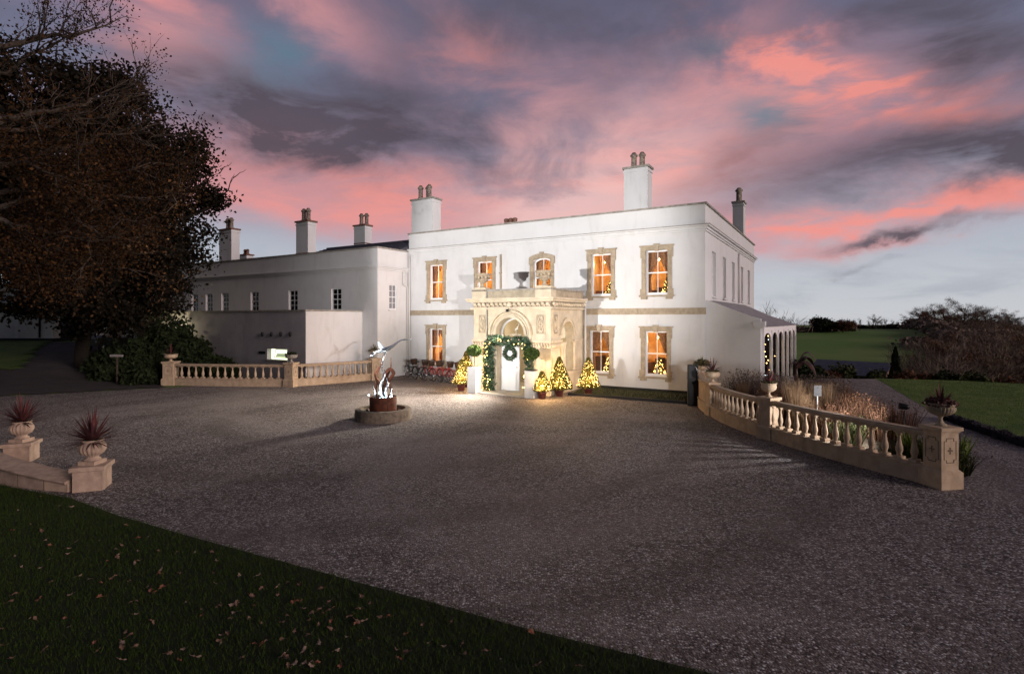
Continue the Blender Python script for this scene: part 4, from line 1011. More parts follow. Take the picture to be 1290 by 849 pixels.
# urns and cordylines ------------------------------------------------------
def urn_mb(r, h, kind=0, n=96):
    m = MB()
    if kind == 0:      # broad fluted tazza
        pr = [(.42, .0), (.42, .07), (.30, .10), (.15, .22), (.12, .32), (.16, .38), (.22, .42), (.60, .50), (.86, .60), (.98, .74), (.98, .82), (.90, .86), (1.0, .92), (1.06, .97), (1.04, 1.0), (.90, 1.0), (.84, .94)]
    elif kind == 1:    # pot bellied
        pr = [(.62, .0), (.60, .08), (.46, .10), (.44, .17), (.52, .22), (.80, .32), (.97, .48), (1.0, .62), (.95, .74), (.80, .84), (.74, .90), (.82, .96), (.84, 1.0), (.70, 1.0), (.66, .92)]
    elif kind == 2:    # goblet
        pr = [(.50, .0), (.50, .06), (.34, .12), (.20, .24), (.18, .32), (.28, .36), (.50, .46), (.66, .60), (.74, .74), (.90, .84), (1.0, .90), (1.02, .98), (.9, 1.0), (.8, .94)]
    else:              # plain round bowl with handles
        pr = [(.42, .0), (.42, .06), (.20, .14), (.14, .26), (.24, .34), (.62, .42), (.88, .56), (.95, .72), (.88, .84), (.92, .92), (1.0, .96), (1.0, 1.0), (.86, 1.0), (.8, .93)]
    fl = {0: (.13, 24, (.44*h, .84*h)), 1: (.15, 18, (.21*h, .8*h)), 2: (.08, 14, (.36*h, .8*h)), 3: (.0, 1, (0, 0))}[kind]
    m.lathe([(a*r, z*h) for a, z in pr], n=n, flute=fl[0], nf=fl[1], zmod=fl[2]); return m
def cordyline_np(n, L, seed, width=.014, droop=.5, up=.35):
    g = np.random.default_rng(seed); V = []
    for k in range(n):
        a = g.uniform(0, 2*np.pi); e = g.uniform(up*.1, 1.5) if k % 3 else g.uniform(.0, .8); l = L*g.uniform(.65, 1.0); w = width*g.uniform(.7, 1.2); S = 4; P = []
        d = np.array([np.cos(a)*np.cos(e), np.sin(a)*np.cos(e), np.sin(e)]); sd = np.array([-np.sin(a), np.cos(a), 0])
        for s_ in range(S+1):
            t = s_/S; p = d*l*t; p[2] -= droop*l*t*t*np.cos(e)*.45; ww = w*(1-t**1.6)*(.5+1.0*min(1, t*3)); P.append((p-sd*ww, p+sd*ww))
        for s_ in range(S): V += [P[s_][0], P[s_][1], P[s_+1][1], P[s_+1][0]]
    return np.array(V)
def tuft_np(n, R, H, seed, size=.03):
    g = np.random.default_rng(seed); c_ = g.normal(0, 1, (n, 3)); c_ /= np.linalg.norm(c_, axis=1)[:, None]; c_ *= (g.uniform(.3, 1, n)**.5)[:, None]; c_ *= np.array([R, R, H]); c_[:, 2] = np.abs(c_[:, 2])
    return quads_at(c_, size, g)
def quads_at(c_, size, g, elong=1.8, flat=0.0, dirs=None):
    n = len(c_); a = g.normal(0, 1, (n, 3)) if dirs is None else dirs+g.normal(0, .35, (n, 3)); a /= np.linalg.norm(a, axis=1)[:, None]
    b = g.normal(0, 1, (n, 3)); b -= a*(a*b).sum(1)[:, None]; b /= np.linalg.norm(b, axis=1)[:, None]
    s = (size*g.uniform(.6, 1.3, n))[:, None]
    a = a*s*elong*.5; b = b*s*.5
    return np.stack([c_-a, c_-a*.1+b, c_+a, c_-a*.1-b], 1).reshape(-1, 3)
def plant(loc, label, n=46, L=.5, seed=1, m=None, group='cordylines in the stone urns', extra=None, scale=1, droop=.5):
    o = empty('cordyline', loc, 0, label, 'plant', group)
    np_mesh('spiky_leaves', cordyline_np(n, L, seed, droop=droop), 4, m or CORD, o)
    if extra: np_mesh('trailing_leaves', tuft_np(extra[0], extra[1], extra[2], seed+50, extra[3]), 4, extra[4], o)
    else: np_mesh('underplanting', tuft_np(120, .15, .08, seed+50, .03), 4, LAUREL, o)
    return o
def urn(x, y, z, r, h, kind, m, label, group='garden urns'):
    o = urn_mb(r, h, kind).build('stone_urn', m); o.location = (x, y, z); tag(o, label, 'urn', group); return o
urn(*P1, 1.12, .235, .42, 0, URNST, 'wide fluted stone urn on the big corner pedestal at right')
plant((*P1, 1.50), 'dark red spiky cordyline with withered bedding in the urn on the big corner pedestal', 60, .50, 11, extra=(520, .27, .15, .04, mat('withered_leaf', (.10, .045, .04), .9)), droop=.3)
urn(*P2, 1.08, .20, .36, 3, SAND, 'plain round stone urn on the second pedestal of the curved balustrade')
plant((*P2, 1.42), 'bright red cordyline in the round urn on the second pedestal', 44, .52, 12, extra=(160, .2, .08, .035, CORDG))
urn(*P3, 1.06, .24, .34, 3, SAND, 'stone bowl urn on the third pedestal beside the white end wall')
plant((*P3, 1.38), 'dark purple cordyline in the third urn with grey trailing leaves', 44, .62, 13, extra=(160, .25, .08, .04, CORDG))
urn(P4[0]-.05, P4[1], 1.04, .22, .30, 3, SAND, 'half hidden stone urn on the last pedestal against the house corner')
plant((P4[0]-.05, P4[1], 1.32), 'bushy green and red cordyline in the urn at the house corner', 46, .55, 14, m=CORDG, extra=(260, .32, .25, .06, CORDG))
urn(*L1, 1.10, .30, .34, 3, SAND, 'shallow stone urn on the left end pedestal by the dark shrubs')
plant((*L1, 1.42), 'thin red cordyline in the urn at the left end of the low balustrade', 26, .62, 15)
urn(*L2, 1.10, .27, .36, 0, COPING, 'grey stone urn on the middle pedestal in front of the lit niche')
plant((*L2, 1.42), 'low green plant in the urn in front of the lit niche', 18, .30, 16, m=CORDG, extra=(260, .30, .16, .05, LAUREL))
urn(*L3, 1.10, .24, .40, 2, COPING, 'dark stone urn on the right end pedestal of the low balustrade')
plant((*L3, 1.48), 'dark spreading cordyline in the urn beside the steel bird sculpture', 50, .55, 17, m=CORDG, extra=(120, .3, .1, .05, CORDG))
for xc, lb in ((PX0+.36, 'weathered carved goblet urn on the left corner of the porch roof'), (PX1-.36, 'weathered carved goblet urn on the right corner of the porch roof')):
    o = empty('carved_urn', MH @ Vector((xc, PY+.15, PT+.12)), HROT, lb, 'urn', 'urns on the porch roof')
    b_ = urn_mb(.37, .66, 2).build('bowl', URNST, o); mm = MB(); q = random.Random(int(xc*10))
    for k in range(12):
        a = 2*math.pi*k/12; mm.ball((.30*math.cos(a), .30*math.sin(a), .50+q.uniform(-.02, .02)), .07, 6, 5, (1, 1, q.uniform(.8, 1.4)))
        mm.ball((.22*math.cos(a+.2), .22*math.sin(a+.2), .37), .045, 6, 4)
    for k in range(16):
        a = 2*math.pi*k/16; mm.ball((.36*math.cos(a), .36*math.sin(a), .63), .035, 5, 4)
    mm.build('carving', URNST, o); MB().box(-.24, .24, -.24, .24, -.02, .05).build('foot', LIME, o)

# left low ramp wall with two small pedestals ---------------------------------
PB = G(101, 621); PB = (PB.x+.0, PB.y+.28); PA = G(14, 584); PA = (PA.x, PA.y+.25)
def small_ped(x, y, rot, h, label):
    m = MB(); w = .46
    m.box(-w/2, w/2, -w/2, w/2, 0, h-.08); m.box(-w/2-.04, w/2+.04, -w/2-.04, w/2+.04, h-.08, h); 
    o = m.build('stone_pedestal', SAND_PINK, bevel=.008); o.location = (x, y, 0); o.rotation_euler = (0, 0, rot); tag(o, label, 'pedestal', 'small pedestals by the steps')
    u = urn_mb(.215, .37, 1).build('stone_urn', SAND_PINK); u.location = (x, y, h+.07); return o, u
o, u = small_ped(*PB, D2R(20), .45, 'square pale stone pedestal ending the low curved wall by the front lawn')
tag(u, 'pot bellied fluted pale urn on the pedestal that ends the low curved wall', 'urn', 'garden urns')
m = MB().box(-.15, .15, -.15, .15, 0, .07).build('urn_foot', SAND_PINK, u); m.location = (0, 0, -.07)
plant((*PB, .85), 'purple red spiky cordyline in the right one of the two pot bellied urns', 150, .74, 21, droop=.30)
o, u = small_ped(*PA, D2R(20), .42, 'square pale stone pedestal across the steps at the left picture edge')
tag(u, 'pot bellied fluted pale urn on the pedestal at the left picture edge', 'urn', 'garden urns')
m = MB().box(-.15, .15, -.15, .15, 0, .07).build('urn_foot', SAND_PINK, u); m.location = (0, 0, -.07)
plant((*PA, .82), 'purple red spiky cordyline in the left one of the two pot bellied urns', 150, .74, 22, droop=.30)
lw = empty('low_stone_wall', (PB[0]-.3, PB[1], 0), 0, 'low curved pale stone wall with sloping coping at the edge of the front lawn', 'wall')
pl = [(PB[0]-.22, PB[1]-.08, .22), (PB[0]-.75, PB[1]+.02, .27), (PB[0]-1.4, PB[1]+.22, .32), (PB[0]-2.1, PB[1]+.50, .37), (PB[0]-3.0, PB[1]+.95, .42), (PB[0]-4.5, PB[1]+1.8, .48)]
def strip(hw, f0, f1, front):
    m = MB(); vs = []
    for i, (x, y, h) in enumerate(pl):
        a = pl[min(i+1, len(pl)-1)]; b = pl[max(i-1, 0)]; t = Vector((a[0]-b[0], a[1]-b[1], 0)).normalized(); nn = Vector((-t.y, t.x, 0)); nn = nn if nn.y > 0 else -nn
        for s_, z in ((-hw, f0(h)), (hw, f0(h)), (hw, f1(h)), (-hw, f1(h)-front)): vs.append(Vector((x, y, z))+nn*s_)
    n = len(pl); m.add(vs, [(4*i+a, 4*i+(a+1) % 4, 4*(i+1)+(a+1) % 4, 4*(i+1)+a) for i in range(n-1) for a in range(4)]+[(0, 1, 2, 3), (4*n-4, 4*n-3, 4*n-2, 4*n-1)])
    return m
off = (PB[0]-.3, PB[1], 0)
strip(.17, lambda h: 0, lambda h: h-.06, 0).build('wall_body', SAND_PINK, lw, off)
strip(.215, lambda h: h-.058, lambda h: h+.01, .035).build('coping', SAND_PINK, lw, off, bevel=.01)
m = MB()
for (x, y, h) in pl[1:4]: m.box(x-.006, x+.006, y-.182, y-.16, 0, h-.06)
m.build('joint', GROOVE, lw, off)

# ---------------------------------------------------------------- sculpture fountain
S0 = Vector((-3.98, 16.75, 0))
sc = empty('bird_sculpture', S0, 0, 'polished steel flying bird above curling flame shapes on a rust red drum', 'sculpture')
bas = empty('round_basin', S0, 0, 'round low stone basin filled with pebbles under the bird sculpture', 'basin')
m = MB(); nn = 40
for k in range(nn):
    a0, a1 = 2*math.pi*k/nn, 2*math.pi*(k+1)/nn
    P = [(r*math.cos(a), r*math.sin(a), z) for r, z in ((.86, 0), (.84, .31), (.82, .33), (.68, .33), (.66, .16)) for a in (a0, a1)]
    m.add(P, [(2*i, 2*i+1, 2*i+3, 2*i+2) for i in range(4)], False)
m.build('stone_ring', BRICKRING, bas)
MB().lathe([(.67, .14), (.67, .19)], n=32).build('water', WATER, bas)
rr = random.Random(4); m = MB(); m2 = MB()
for k in range(70):
    a = rr.uniform(0, 6.28); r = rr.uniform(.44, .64); s = rr.uniform(.025, .06); (m if k % 3 else m2).ball((r*math.cos(a), r*math.sin(a), .20+s*.4), s, 7, 5, (1, rr.uniform(.6, 1), .6))
m.build('dark_pebbles', mat('dark_pebble', (.09, .055, .04), .6), bas)['kind'] = 'stuff'; m2.build('pale_pebbles', mat('pale_pebble', (.36, .20, .14), .6), bas)['kind'] = 'stuff'
MB().lathe([(.405, .18), (.41, .22), (.41, .68), (.40, .70), (.385, .70), (.38, .60)], n=36).build('drum', CORTEN, sc)
MB().lathe([(.38, .62), (.38, .655)], n=24).build('water', WATER, sc)
m = MB()
for k in range(18):
    a = k*.35; m.box(.412*math.cos(a)-.006, .412*math.cos(a)+.006, .412*math.sin(a)-.006, .412*math.sin(a)+.006, .3, .31)
m.tube([(.30*0+.409*math.cos(-1.0), .409*math.sin(-1.0), .24), (.409*math.cos(-1.0), .409*math.sin(-1.0), .68)], .008, 4); m.build('seam', IRON, sc)
def ribbon(pts, w, th, name, mt, face=(0, -1, 0)):
    """flat twisted metal strip"""
    pts = [Vector(p) for p in pts]; fine = []
    for i in range(len(pts)-1):
        p0, p1, p2, p3 = pts[max(i-1, 0)], pts[i], pts[i+1], pts[min(i+2, len(pts)-1)]
        for s in range(5):
            t = s/5; fine.append(.5*((2*p1)+(p2-p0)*t+(2*p0-5*p1+4*p2-p3)*t*t+(3*p1-p0-3*p2+p3)*t**3))
    fine.append(pts[-1]); n = len(fine); m = MB(); vs = []; f_ = Vector(face).normalized()
    for i, p in enumerate(fine):
        t = (fine[min(i+1, n-1)]-fine[max(i-1, 0)]).normalized(); sd = t.cross(f_).normalized(); u = i/(n-1)
        ww = w[0]*(1-u)+w[1]*u if len(w) == 2 else (w[0]*(1-2*u)+w[1]*2*u if u < .5 else w[1]*(2-2*u)+w[2]*(2*u-1))
        for a, b in ((-1, -1), (1, -1), (1, 1), (-1, 1)): vs.append(p+sd*ww*a+f_*th*b)
    m.add(vs, [(4*i+a, 4*i+(a+1) % 4, 4*(i+1)+(a+1) % 4, 4*(i+1)+a) for i in range(n-1) for a in range(4)]+[(0, 1, 2, 3), (4*n-1, 4*n-2, 4*n-3, 4*n-4)], True)
    return m.build(name, mt, sc)
ribbon([(-.20, 0, .66), (-.24, 0, .95), (-.20, .05, 1.20), (-.24, .02, 1.38), (-.16, 0, 1.55), (-.02, -.02, 1.68)], (.035, .055, .006), .012, 'flame', COPPERDK, (.2, -1, 0))
ribbon([(-.10, .1, .66), (-.06, .05, .95), (-.16, 0, 1.15), (-.22, 0, 1.35), (-.10, 0, 1.60), (-.035, 0, 1.86)], (.03, .05, .004), .012, 'flame', COPPERDK, (-.3, -1, 0))
ribbon([(.05, -.05, .66), (.10, -.02, .95), (.02, 0, 1.15), (.06, 0, 1.38), (.20, 0, 1.52), (.30, 0, 1.42), (.26, 0, 1.28)], (.045, .05, .025), .012, 'flame', CORTEN, (.1, -1, 0))
ribbon([(.22, .02, .66), (.26, 0, .9), (.16, 0, 1.10), (.26, 0, 1.30), (.34, 0, 1.42), (.22, 0, 1.56), (.10, 0, 1.50)], (.04, .05, .012), .012, 'flame', CORTEN, (.2, -1, 0))
ribbon([(.0, .1, .66), (-.02, .1, 1.0), (.10, .08, 1.3), (.22, .05, 1.55), (.24, .02, 1.90)], (.03, .035, .004), .010, 'flame', COPPERDK, (0, -1, 0))
ribbon([(-.03, -.12, .66), (-.06, -.1, .95), (.0, -.08, 1.18), (.06, -.05, 1.36), (.04, 0, 1.52)], (.06, .045, .006), .012, 'steel_flame', STEEL, (.3, -1, 0))
ribbon([(.12, -.14, .66), (.10, -.12, .88), (.17, -.1, 1.08), (.12, -.06, 1.26)], (.04, .05, .006), .012, 'steel_flame', STEEL, (-.2, -1, 0))
ribbon([(-.24, -.12, .66), (-.22, -.12, .80), (-.26, -.1, .98)], (.02, .025, .006), .012, 'steel_flame', STEEL, (-.1, -1, 0))
ribbon([(.30, -.12, .66), (.27, -.1, .84), (.31, -.08, 1.0)], (.02, .02, .006), .012, 'steel_flame', STEEL, (-.1, -1, 0))
# bird: body, neck, beak, wings, tail, legs
m = MB(); m.tube([(-.42, 0, 1.93), (-.30, 0, 2.02), (-.14, 0, 2.09), (.02, 0, 2.12), (.18, 0, 2.17), (.32, 0, 2.26), (.46, 0, 2.37), (.58, 0, 2.43), (.66, 0, 2.44), (.74, 0, 2.44), (.90, 0, 2.47)], [.004, .024, .052, .068, .062, .040, .026, .021, .026, .013, .003], 12)
m.build('bird_body', STEEL, sc)
def wing_mb(side, tip):
    m = MB(); n = 9; vs = []
    for i in range(n):
        t = i/(n-1); x = .16-.16*t-.10*t*t; y = side*(.04+.24*t); z = 2.17+tip*t-.05*t*t; ch = .20*(1-.75*t)
        vs += [(x, y, z), (x-ch, y+side*.02, z-.04), (x-ch*.5, y, z+.012)]
    fs = [(3*i, 3*i+2, 3*i+5, 3*i+3) for i in range(n-1)]+[(3*i+2, 3*i+1, 3*i+4, 3*i+5) for i in range(n-1)]
    m.add(vs, fs, True); return m
w1 = MB(); n = 8
vs = []
for i in range(n):
    t = i/(n-1); ch = .15*(1-.75*t**1.5); vs += [(.08-.26*t+.04*t*t, .05+.10*t, 2.15+.22*t), (.08-.26*t-ch, .06+.12*t, 2.11+.22*t-.03*t), (.08-.26*t-ch*.5, .03+.11*t, 2.14+.23*t)]
w1.add(vs, [(3*i, 3*i+2, 3*i+5, 3*i+3) for i in range(n-1)]+[(3*i+2, 3*i+1, 3*i+4, 3*i+5) for i in range(n-1)], True)
w1.build('wing', mat('brushed_steel', (.60, .70, .80), .4, metal=.8), sc); wing_mb(-1, .02).build('wing', STEEL, sc)
m = MB(); m.tube([(-.25, .0, 2.03), (-.38, .0, 1.94), (-.48, 0, 1.84)], [.05, .03, .004], 5); m.build('tail', STEEL, sc)
m = MB(); m.tube([(.06, .02, 2.08), (.0, .01, 1.85), (-.06, 0, 1.62), (-.02, 0, 1.45)], [.018, .012, .01, .012], 6); m.tube([(.10, -.02, 2.08), (-.0, -.01, 1.80), (-.03, 0, 1.55)], [.016, .01, .01], 6); m.build('legs', STEEL, sc)
m = MB()
for a in (-.5, -1.35, 1.9): m.ball((.30*math.cos(a), .30*math.sin(a), .70), .028, 8, 6)
m.ball((-.43, -.05, .73), .026, 8, 6); m.build('underwater_lights', LED, sc)
for p, e in (((.12, -.30, .80), 4), ((-.25, -.2, .80), 2.5), ((.0, .25, .80), 2)): lamp('fountain_lamp', 'POINT', S0+Vector(p), e, (.62, .90, 1), size=.04)
lamp('fountain_spot', 'SPOT', S0+Vector((.1, -.36, .74)), 28, (.7, .92, 1), S0+Vector((-.02, .05, 2.2)), .02, 36, .5)

# ---------------------------------------------------------------- christmas trees, topiary, garland
def fir_np(H, R, n, seed):
    g = np.random.default_rng(seed); C = []; Dd = []
    t = g.uniform(0, 1, n)**.75; 
    z = H*(1-t)*.96+.02*H
    nb = 26; bidx = g.integers(0, nb*7, n); az_ = (bidx*2.399) % (2*np.pi)+g.normal(0, .13, n); rmax = R*(1-z/H)**.85*(.80+.35*((bidx*.618) % 1)); rr_ = rmax*g.uniform(.15, 1, n)**.6
    zz = z-rr_*.18+g.normal(0, .015, n)
    c_ = np.stack([rr_*np.cos(az_), rr_*np.sin(az_), zz+.06], 1)
    d = np.stack([np.cos(az_), np.sin(az_), np.full(n, .25)], 1)
    return quads_at(c_, .052, g, 2.2, dirs=d)
def fir_bulbs(H, R, n, seed, size=.0105):
    n = int(n*2.2)
    g = random.Random(seed); m = MB()
    for k in range(n):
        t = g.random(); z = H*(1-t**.62*.95)-.02; a = g.uniform(0, 6.283); r = R*(1-z/H)**.85*g.uniform(.70, 1.10)+.01
        c_ = Vector((r*math.cos(a), r*math.sin(a), z+.04)); s = size*g.uniform(.7, 1.2)
        m.add([c_+Vector(v)*s for v in ((1, 0, 0), (-1, 0, 0), (0, 1, 0), (0, -1, 0), (0, 0, 1), (0, 0, -1))], [(0, 2, 4), (2, 1, 4), (1, 3, 4), (3, 0, 4), (2, 0, 5), (1, 2, 5), (3, 1, 5), (0, 3, 5)])
    return m
def xmas(loc, H, R, label, seed, bulbs=150, glow=12, pot=True, ph=.26):
    o = empty('christmas_tree', loc, 0, label, 'christmas tree', 'christmas trees with warm lights')
    p = MB(); p.lathe([(.12, 0), (.13, .02), (.17, ph-.03), (.185, ph-.03), (.185, ph), (.16, ph), (.15, ph-.05)], n=16); p.build('pot', TERRA, o)
    MB().tube([(0, 0, ph-.06), (0, 0, ph+H*.9)], [.025, .006], 6).build('trunk', BARK, o)
    c_ = np_mesh('branches', fir_np(H, R, int(12000*H*R/.45), seed), 4, FIRL, o); c_.location = (0, 0, ph+.04)
    b = fir_bulbs(H, R, bulbs, seed).build('string_lights', FAIRY, o); b.location = (0, 0, ph+.04); b['kind'] = 'stuff'
    if glow:
        for dz, k in ((.3, .6), (.65, .4)):
            a = math.atan2(-loc[1], -loc[0]); lamp('string_glow', 'POINT', Vector(loc)+Vector((math.cos(a)*R*1.05, math.sin(a)*R*1.05, ph+H*dz)), glow*k*4.5, (1, .60, .24), size=.12)
            lamp('string_glow', 'POINT', Vector(loc)+Vector((-math.cos(a)*R*.75, -math.sin(a)*R*.75, ph+H*dz)), glow*k*3.5, (1, .60, .24), size=.12)
    return o
def at(px, py): return G(px, py)
def xt(px, py, topy, R, label, seed, **k):
    g = G(px, py); top = CH-(topy-HY)*g.y/F; xmas((g.x, g.y+.15, 0), top-.30, R, label, seed, **k)
xt(580.5, 493, 455, .36, 'glowing christmas tree in a dark red pot left of the white plinth, the nearer one', 31, bulbs=130, glow=16)
xt(587, 488, 444, .42, 'taller glowing christmas tree behind another beside the red bicycles', 32, bulbs=170, glow=16)
xt(683, 503, 470, .36, 'small glowing christmas tree just right of the porch doorway plinth', 33, bulbs=80, glow=22)
xt(705, 500, 452, .50, 'broad christmas tree in front of the porch corner, second from the right', 34, bulbs=170, glow=12)
xt(742, 498, 452, .45, 'christmas tree with bands of lights below the ground floor window, rightmost', 35, bulbs=210, glow=12)

def topiary(px, py, label, zt_, seed):
    g = G(px, py); o = empty('white_planter', (g.x, g.y+.2, 0), HROT, label, 'planter', 'white planters by the door')
    m = MB(); m.box(-.21, .21, -.21, .21, 0, zt_); o2 = m.build('box', WHITEBOX, o, bevel=.01)
    MB().box(-.18, .18, -.18, .18, zt_+.002, zt_+.02).build('soil', SOIL, o)
    t = empty('topiary_tree', (g.x, g.y+.2, zt_), 0, label.replace('tall white box planter', 'round headed little topiary tree in the white planter'), 'topiary', 'topiary balls by the door')
    MB().tube([(0, 0, 0), (.01, 0, .5)], .022, 6).build('stem', BARK, t)
    gg = np.random.default_rng(seed); c_ = gg.normal(0, 1, (2600, 3)); c_ /= np.linalg.norm(c_, axis=1)[:, None]; c_ *= (gg.uniform(.5, 1.12, 2600)**.6)[:, None]*np.array([.29, .29, .22]); c_[:, 2] += .66
    np_mesh('crown', quads_at(c_, .055, gg), 4, BOXL, t)
topiary(597, 496, 'tall white box planter left of the garlanded door', 1.10, 41)
topiary(670, 502, 'tall white box planter right of the garlanded door', 1.06, 42)
# garland
GP = PY-.16
gp = [(PC-.98, .05), (PC-1.0, .6), (PC-.98, 1.2), (PC-1.0, 1.8), (PC-.92, 2.12), (PC-.6, 2.20), (PC-.2, 2.14), (PC+.2, 2.12), (PC+.6, 2.18), (PC+.85, 2.12), (PC+.98, 1.7), (PC+1.0, 1.2), (PC+.98, .6), (PC+.98, .05)]
gar = hroot('door_garland', PC, GP, 0, 'thick green foliage garland with lights framing the porch doorway', 'garland')
gg = np.random.default_rng(8); seg = np.array(gp); dl = np.r_[0, np.cumsum(np.hypot(*(seg[1:]-seg[:-1]).T))]
n = 8500; s_ = gg.uniform(0, dl[-1], n); x = np.interp(s_, dl, seg[:, 0]); z = np.interp(s_, dl, seg[:, 1]); off3 = gg.normal(0, .078, (n, 3))*np.interp(s_, [0, 2, dl[-1]/2, dl[-1]], [1.25, 1.1, 1, .7])[:, None]
c_ = np.stack([x-PC, np.zeros(n)-.02, np.maximum(z, .05)], 1)+off3; c_[:, 2] = np.maximum(c_[:, 2], .02)
np_mesh('foliage', quads_at(c_, .085, gg, 1.9), 4, GARL, gar)
m = MB(); q = random.Random(2)
for k in range(120):
    s0 = q.uniform(0, dl[-1]); left = s0 < 2.2
    if not left and q.random() < .55: continue
    x0, z0 = np.interp(s0, dl, seg[:, 0])-PC+q.gauss(0, .11), np.interp(s0, dl, seg[:, 1])+q.gauss(0, .07); m.ball((x0, -.15-q.random()*.06, max(.05, z0)), .018, 5, 4)
m.build('string_lights', FAIRY, gar)
m = MB()
for k in range(26):
    s0 = q.uniform(0, dl[-1]); x0, z0 = np.interp(s0, dl, seg[:, 0])-PC+q.gauss(0, .08), np.interp(s0, dl, seg[:, 1])+q.gauss(0, .06); m.ball((x0, -.16, max(.1, z0)), .035, 8, 6)
m.build('baubles', mat('pink_bauble', (.45, .28, .24), .3, spec=.6), gar)
for z_ in (.5, 1.3): lamp('garland_glow', 'POINT', MH @ Vector((PC-1.15, GP-.22, z_)), 5, (1, .7, .28), size=.1)
wr = hroot('door_wreath', (dl0+dl1)/2, yd-.06, 1.62, 'round green christmas wreath hanging on the white door', 'wreath')
n = 2200; a = gg.uniform(0, 2*np.pi, n); c_ = np.stack([.24*np.cos(a), np.zeros(n), .24*np.sin(a)], 1)+gg.normal(0, .034, (n, 3)); np_mesh('foliage', quads_at(c_, .055, gg, 1.8), 4, GARL, wr)
m = MB()
for k in range(12): a = k*.52; m.ball((.24*math.cos(a), -.06, .24*math.sin(a)), .022, 6, 5)
m.build('baubles', bpy.data.materials['pink_bauble'], wr)
# indoor christmas trees seen through the windows
for i, (xw, z0, lb) in enumerate(((ux_[4]+.28, UZ-.1, 'lit christmas tree inside the rightmost upper window'), (ux_[3]+.1, UZ-.35, 'lit christmas tree inside the upper window right of the porch'),
        (gx_[1]+.22, GZ+.0, 'lit christmas tree inside the ground floor window next to the porch'), (gx_[2]-.1, GZ-.3, 'lit christmas tree inside the rightmost ground floor window'),
        (ux_[0], UZ-.5, 'lit christmas tree inside the leftmost upper window'), (ux_[2]-.2, UZ-.5, 'lit christmas tree inside the arched window above the porch'))):
    o = empty('christmas_tree', MH @ Vector((xw, .85, z0-.44)), 0, lb, 'christmas tree', 'christmas trees indoors')
    MB().tube([(0, 0, .0), (0, 0, 1.2)], .02, 5).build('trunk', BARK, o)
    c_ = np_mesh('branches', fir_np(1.25, .42, 900, 60+i), 4, FIRL, o); c_.location = (0, 0, .2)
    b = fir_bulbs(1.25, .42, 70, 70+i, .014).build('string_lights', FAIRY, o); b.location = (0, 0, .2)

# ---------------------------------------------------------------- bicycles
def bicycle(colm, label, basket=True):
    o = empty('bicycle', (0, 0, 0), 0, label, 'bicycle', 'bicycles parked along the facade')
    R = .33
    for x in (0, 1.02):
        wm = MB(); ci = lambda r: [(x+r*math.cos(a), 0, R+r*math.sin(a)) for a in [2*math.pi*k/24 for k in range(24)]]
        wm.tube(ci(R-.018), .019, 6, closed=True); w = wm.build('wheel', RUBBER, o)
        rm = MB(); rm.tube(ci(R-.045), .010, 4, closed=True)
        for k in range(12): a = math.pi*2*k/12; rm.tube([(x, .02*(-1)**k, R), (x+(R-.05)*math.cos(a), 0, R+(R-.05)*math.sin(a))], .0022, 3)
        rm.tube([(x, -.05, R), (x, .05, R)], .02, 6); rm.build('rim', CHROME, w)
    f = MB(); t = .017; bb = (.42, 0, .28); seat = (.27, 0, .74); head = (.80, 0, .80); hd2 = (.83, 0, .62)
    f.tube([bb, seat], t, 6); f.tube([(.30, 0, .60), hd2], t, 6); f.tube([bb, (.60, 0, .42), hd2], t*1.15, 6); f.tube([head, hd2], t*1.2, 6)
    for s in (-.05, .05): f.tube([bb, (0, s, R)], .010, 5); f.tube([seat, (0, s, R)], .009, 5); f.tube([(.83, s*.6, .60), (.90, s, .45), (1.02, s, R)], .012, 5)
    for x in (0, 1.02): f.tube([(x+.355*math.cos(a), 0, R+.355*math.sin(a)) for a in [math.pi*(.05+.8*k/10) for k in range(11)]], .014, 5)
    f.build('frame', colm, o)
    h = MB(); h.tube([head, (.78, 0, 1.0)], .013, 6); h.tube([(.62, -.28, 1.02), (.74, -.20, 1.05), (.78, 0, 1.0), (.74, .20, 1.05), (.62, .28, 1.02)], .012, 6); h.build('handlebar', CHROME, o)
    s = MB(); s.tube([seat, (.25, 0, .86)], .013, 6); s.ball((.22, 0, .90), .12, 8, 6, (1.05, .75, .32)); s.build('saddle', BLKP, o)
    p = MB(); p.tube([(.42, -.06, .28), (.42, .06, .28)], .05, 8); p.tube([(.42, .06, .28), (.50, .07, .14)], .01, 5); p.box(.47, .56, .07, .15, .12, .145); p.tube([(.42, -.06, .28), (.34, -.07, .42)], .01, 5); p.box(.29, .38, -.15, -.07, .41, .435)
    p.tube([(.40, .1, .26), (.34, .22, .0)], .009, 4); p.build('pedals', CHROME, o)
    if basket:
        b = MB(); n = 14
        for z, w, d in ((.78, .13, .10), (.85, .15, .12), (.92, .16, .13), (.99, .175, .14), (1.03, .18, .145)):
            b.tube([(.98+d*math.cos(a), w*math.sin(a), z) for a in [2*math.pi*k/n for k in range(n)]], .012, 4, closed=True)
        for k in range(n):
            a = 2*math.pi*k/n; b.tube([(.98+.10*math.cos(a), .13*math.sin(a), .77), (.98+.145*math.cos(a), .18*math.sin(a), 1.04)], .013, 4)
        b.lathe([(.11, .775), (.11, .79)], (.98, 0, 0), 12); b.lathe([(.115, .80), (.155, 1.02)], (.98, 0, 0), 12); b.build('basket', WICKER, o)
    return o
bk = bicycle(BLKP, ''); rd = bicycle(RED, '')
spots = [(518, 478, bk, 'black bicycle with wicker basket, nearest the house corner'), (527, 479.5, None, 'black bicycle second from the house corner, between two others'),
         (537, 480.5, rd, 'red bicycle beside the last black one, third from the house corner'), (547.5, 481.5, None, 'red bicycle standing under the ground floor window'), (558, 483, None, 'red bicycle second nearest the glowing christmas trees'), (568, 484, None, 'red bicycle nearest the glowing christmas trees')]
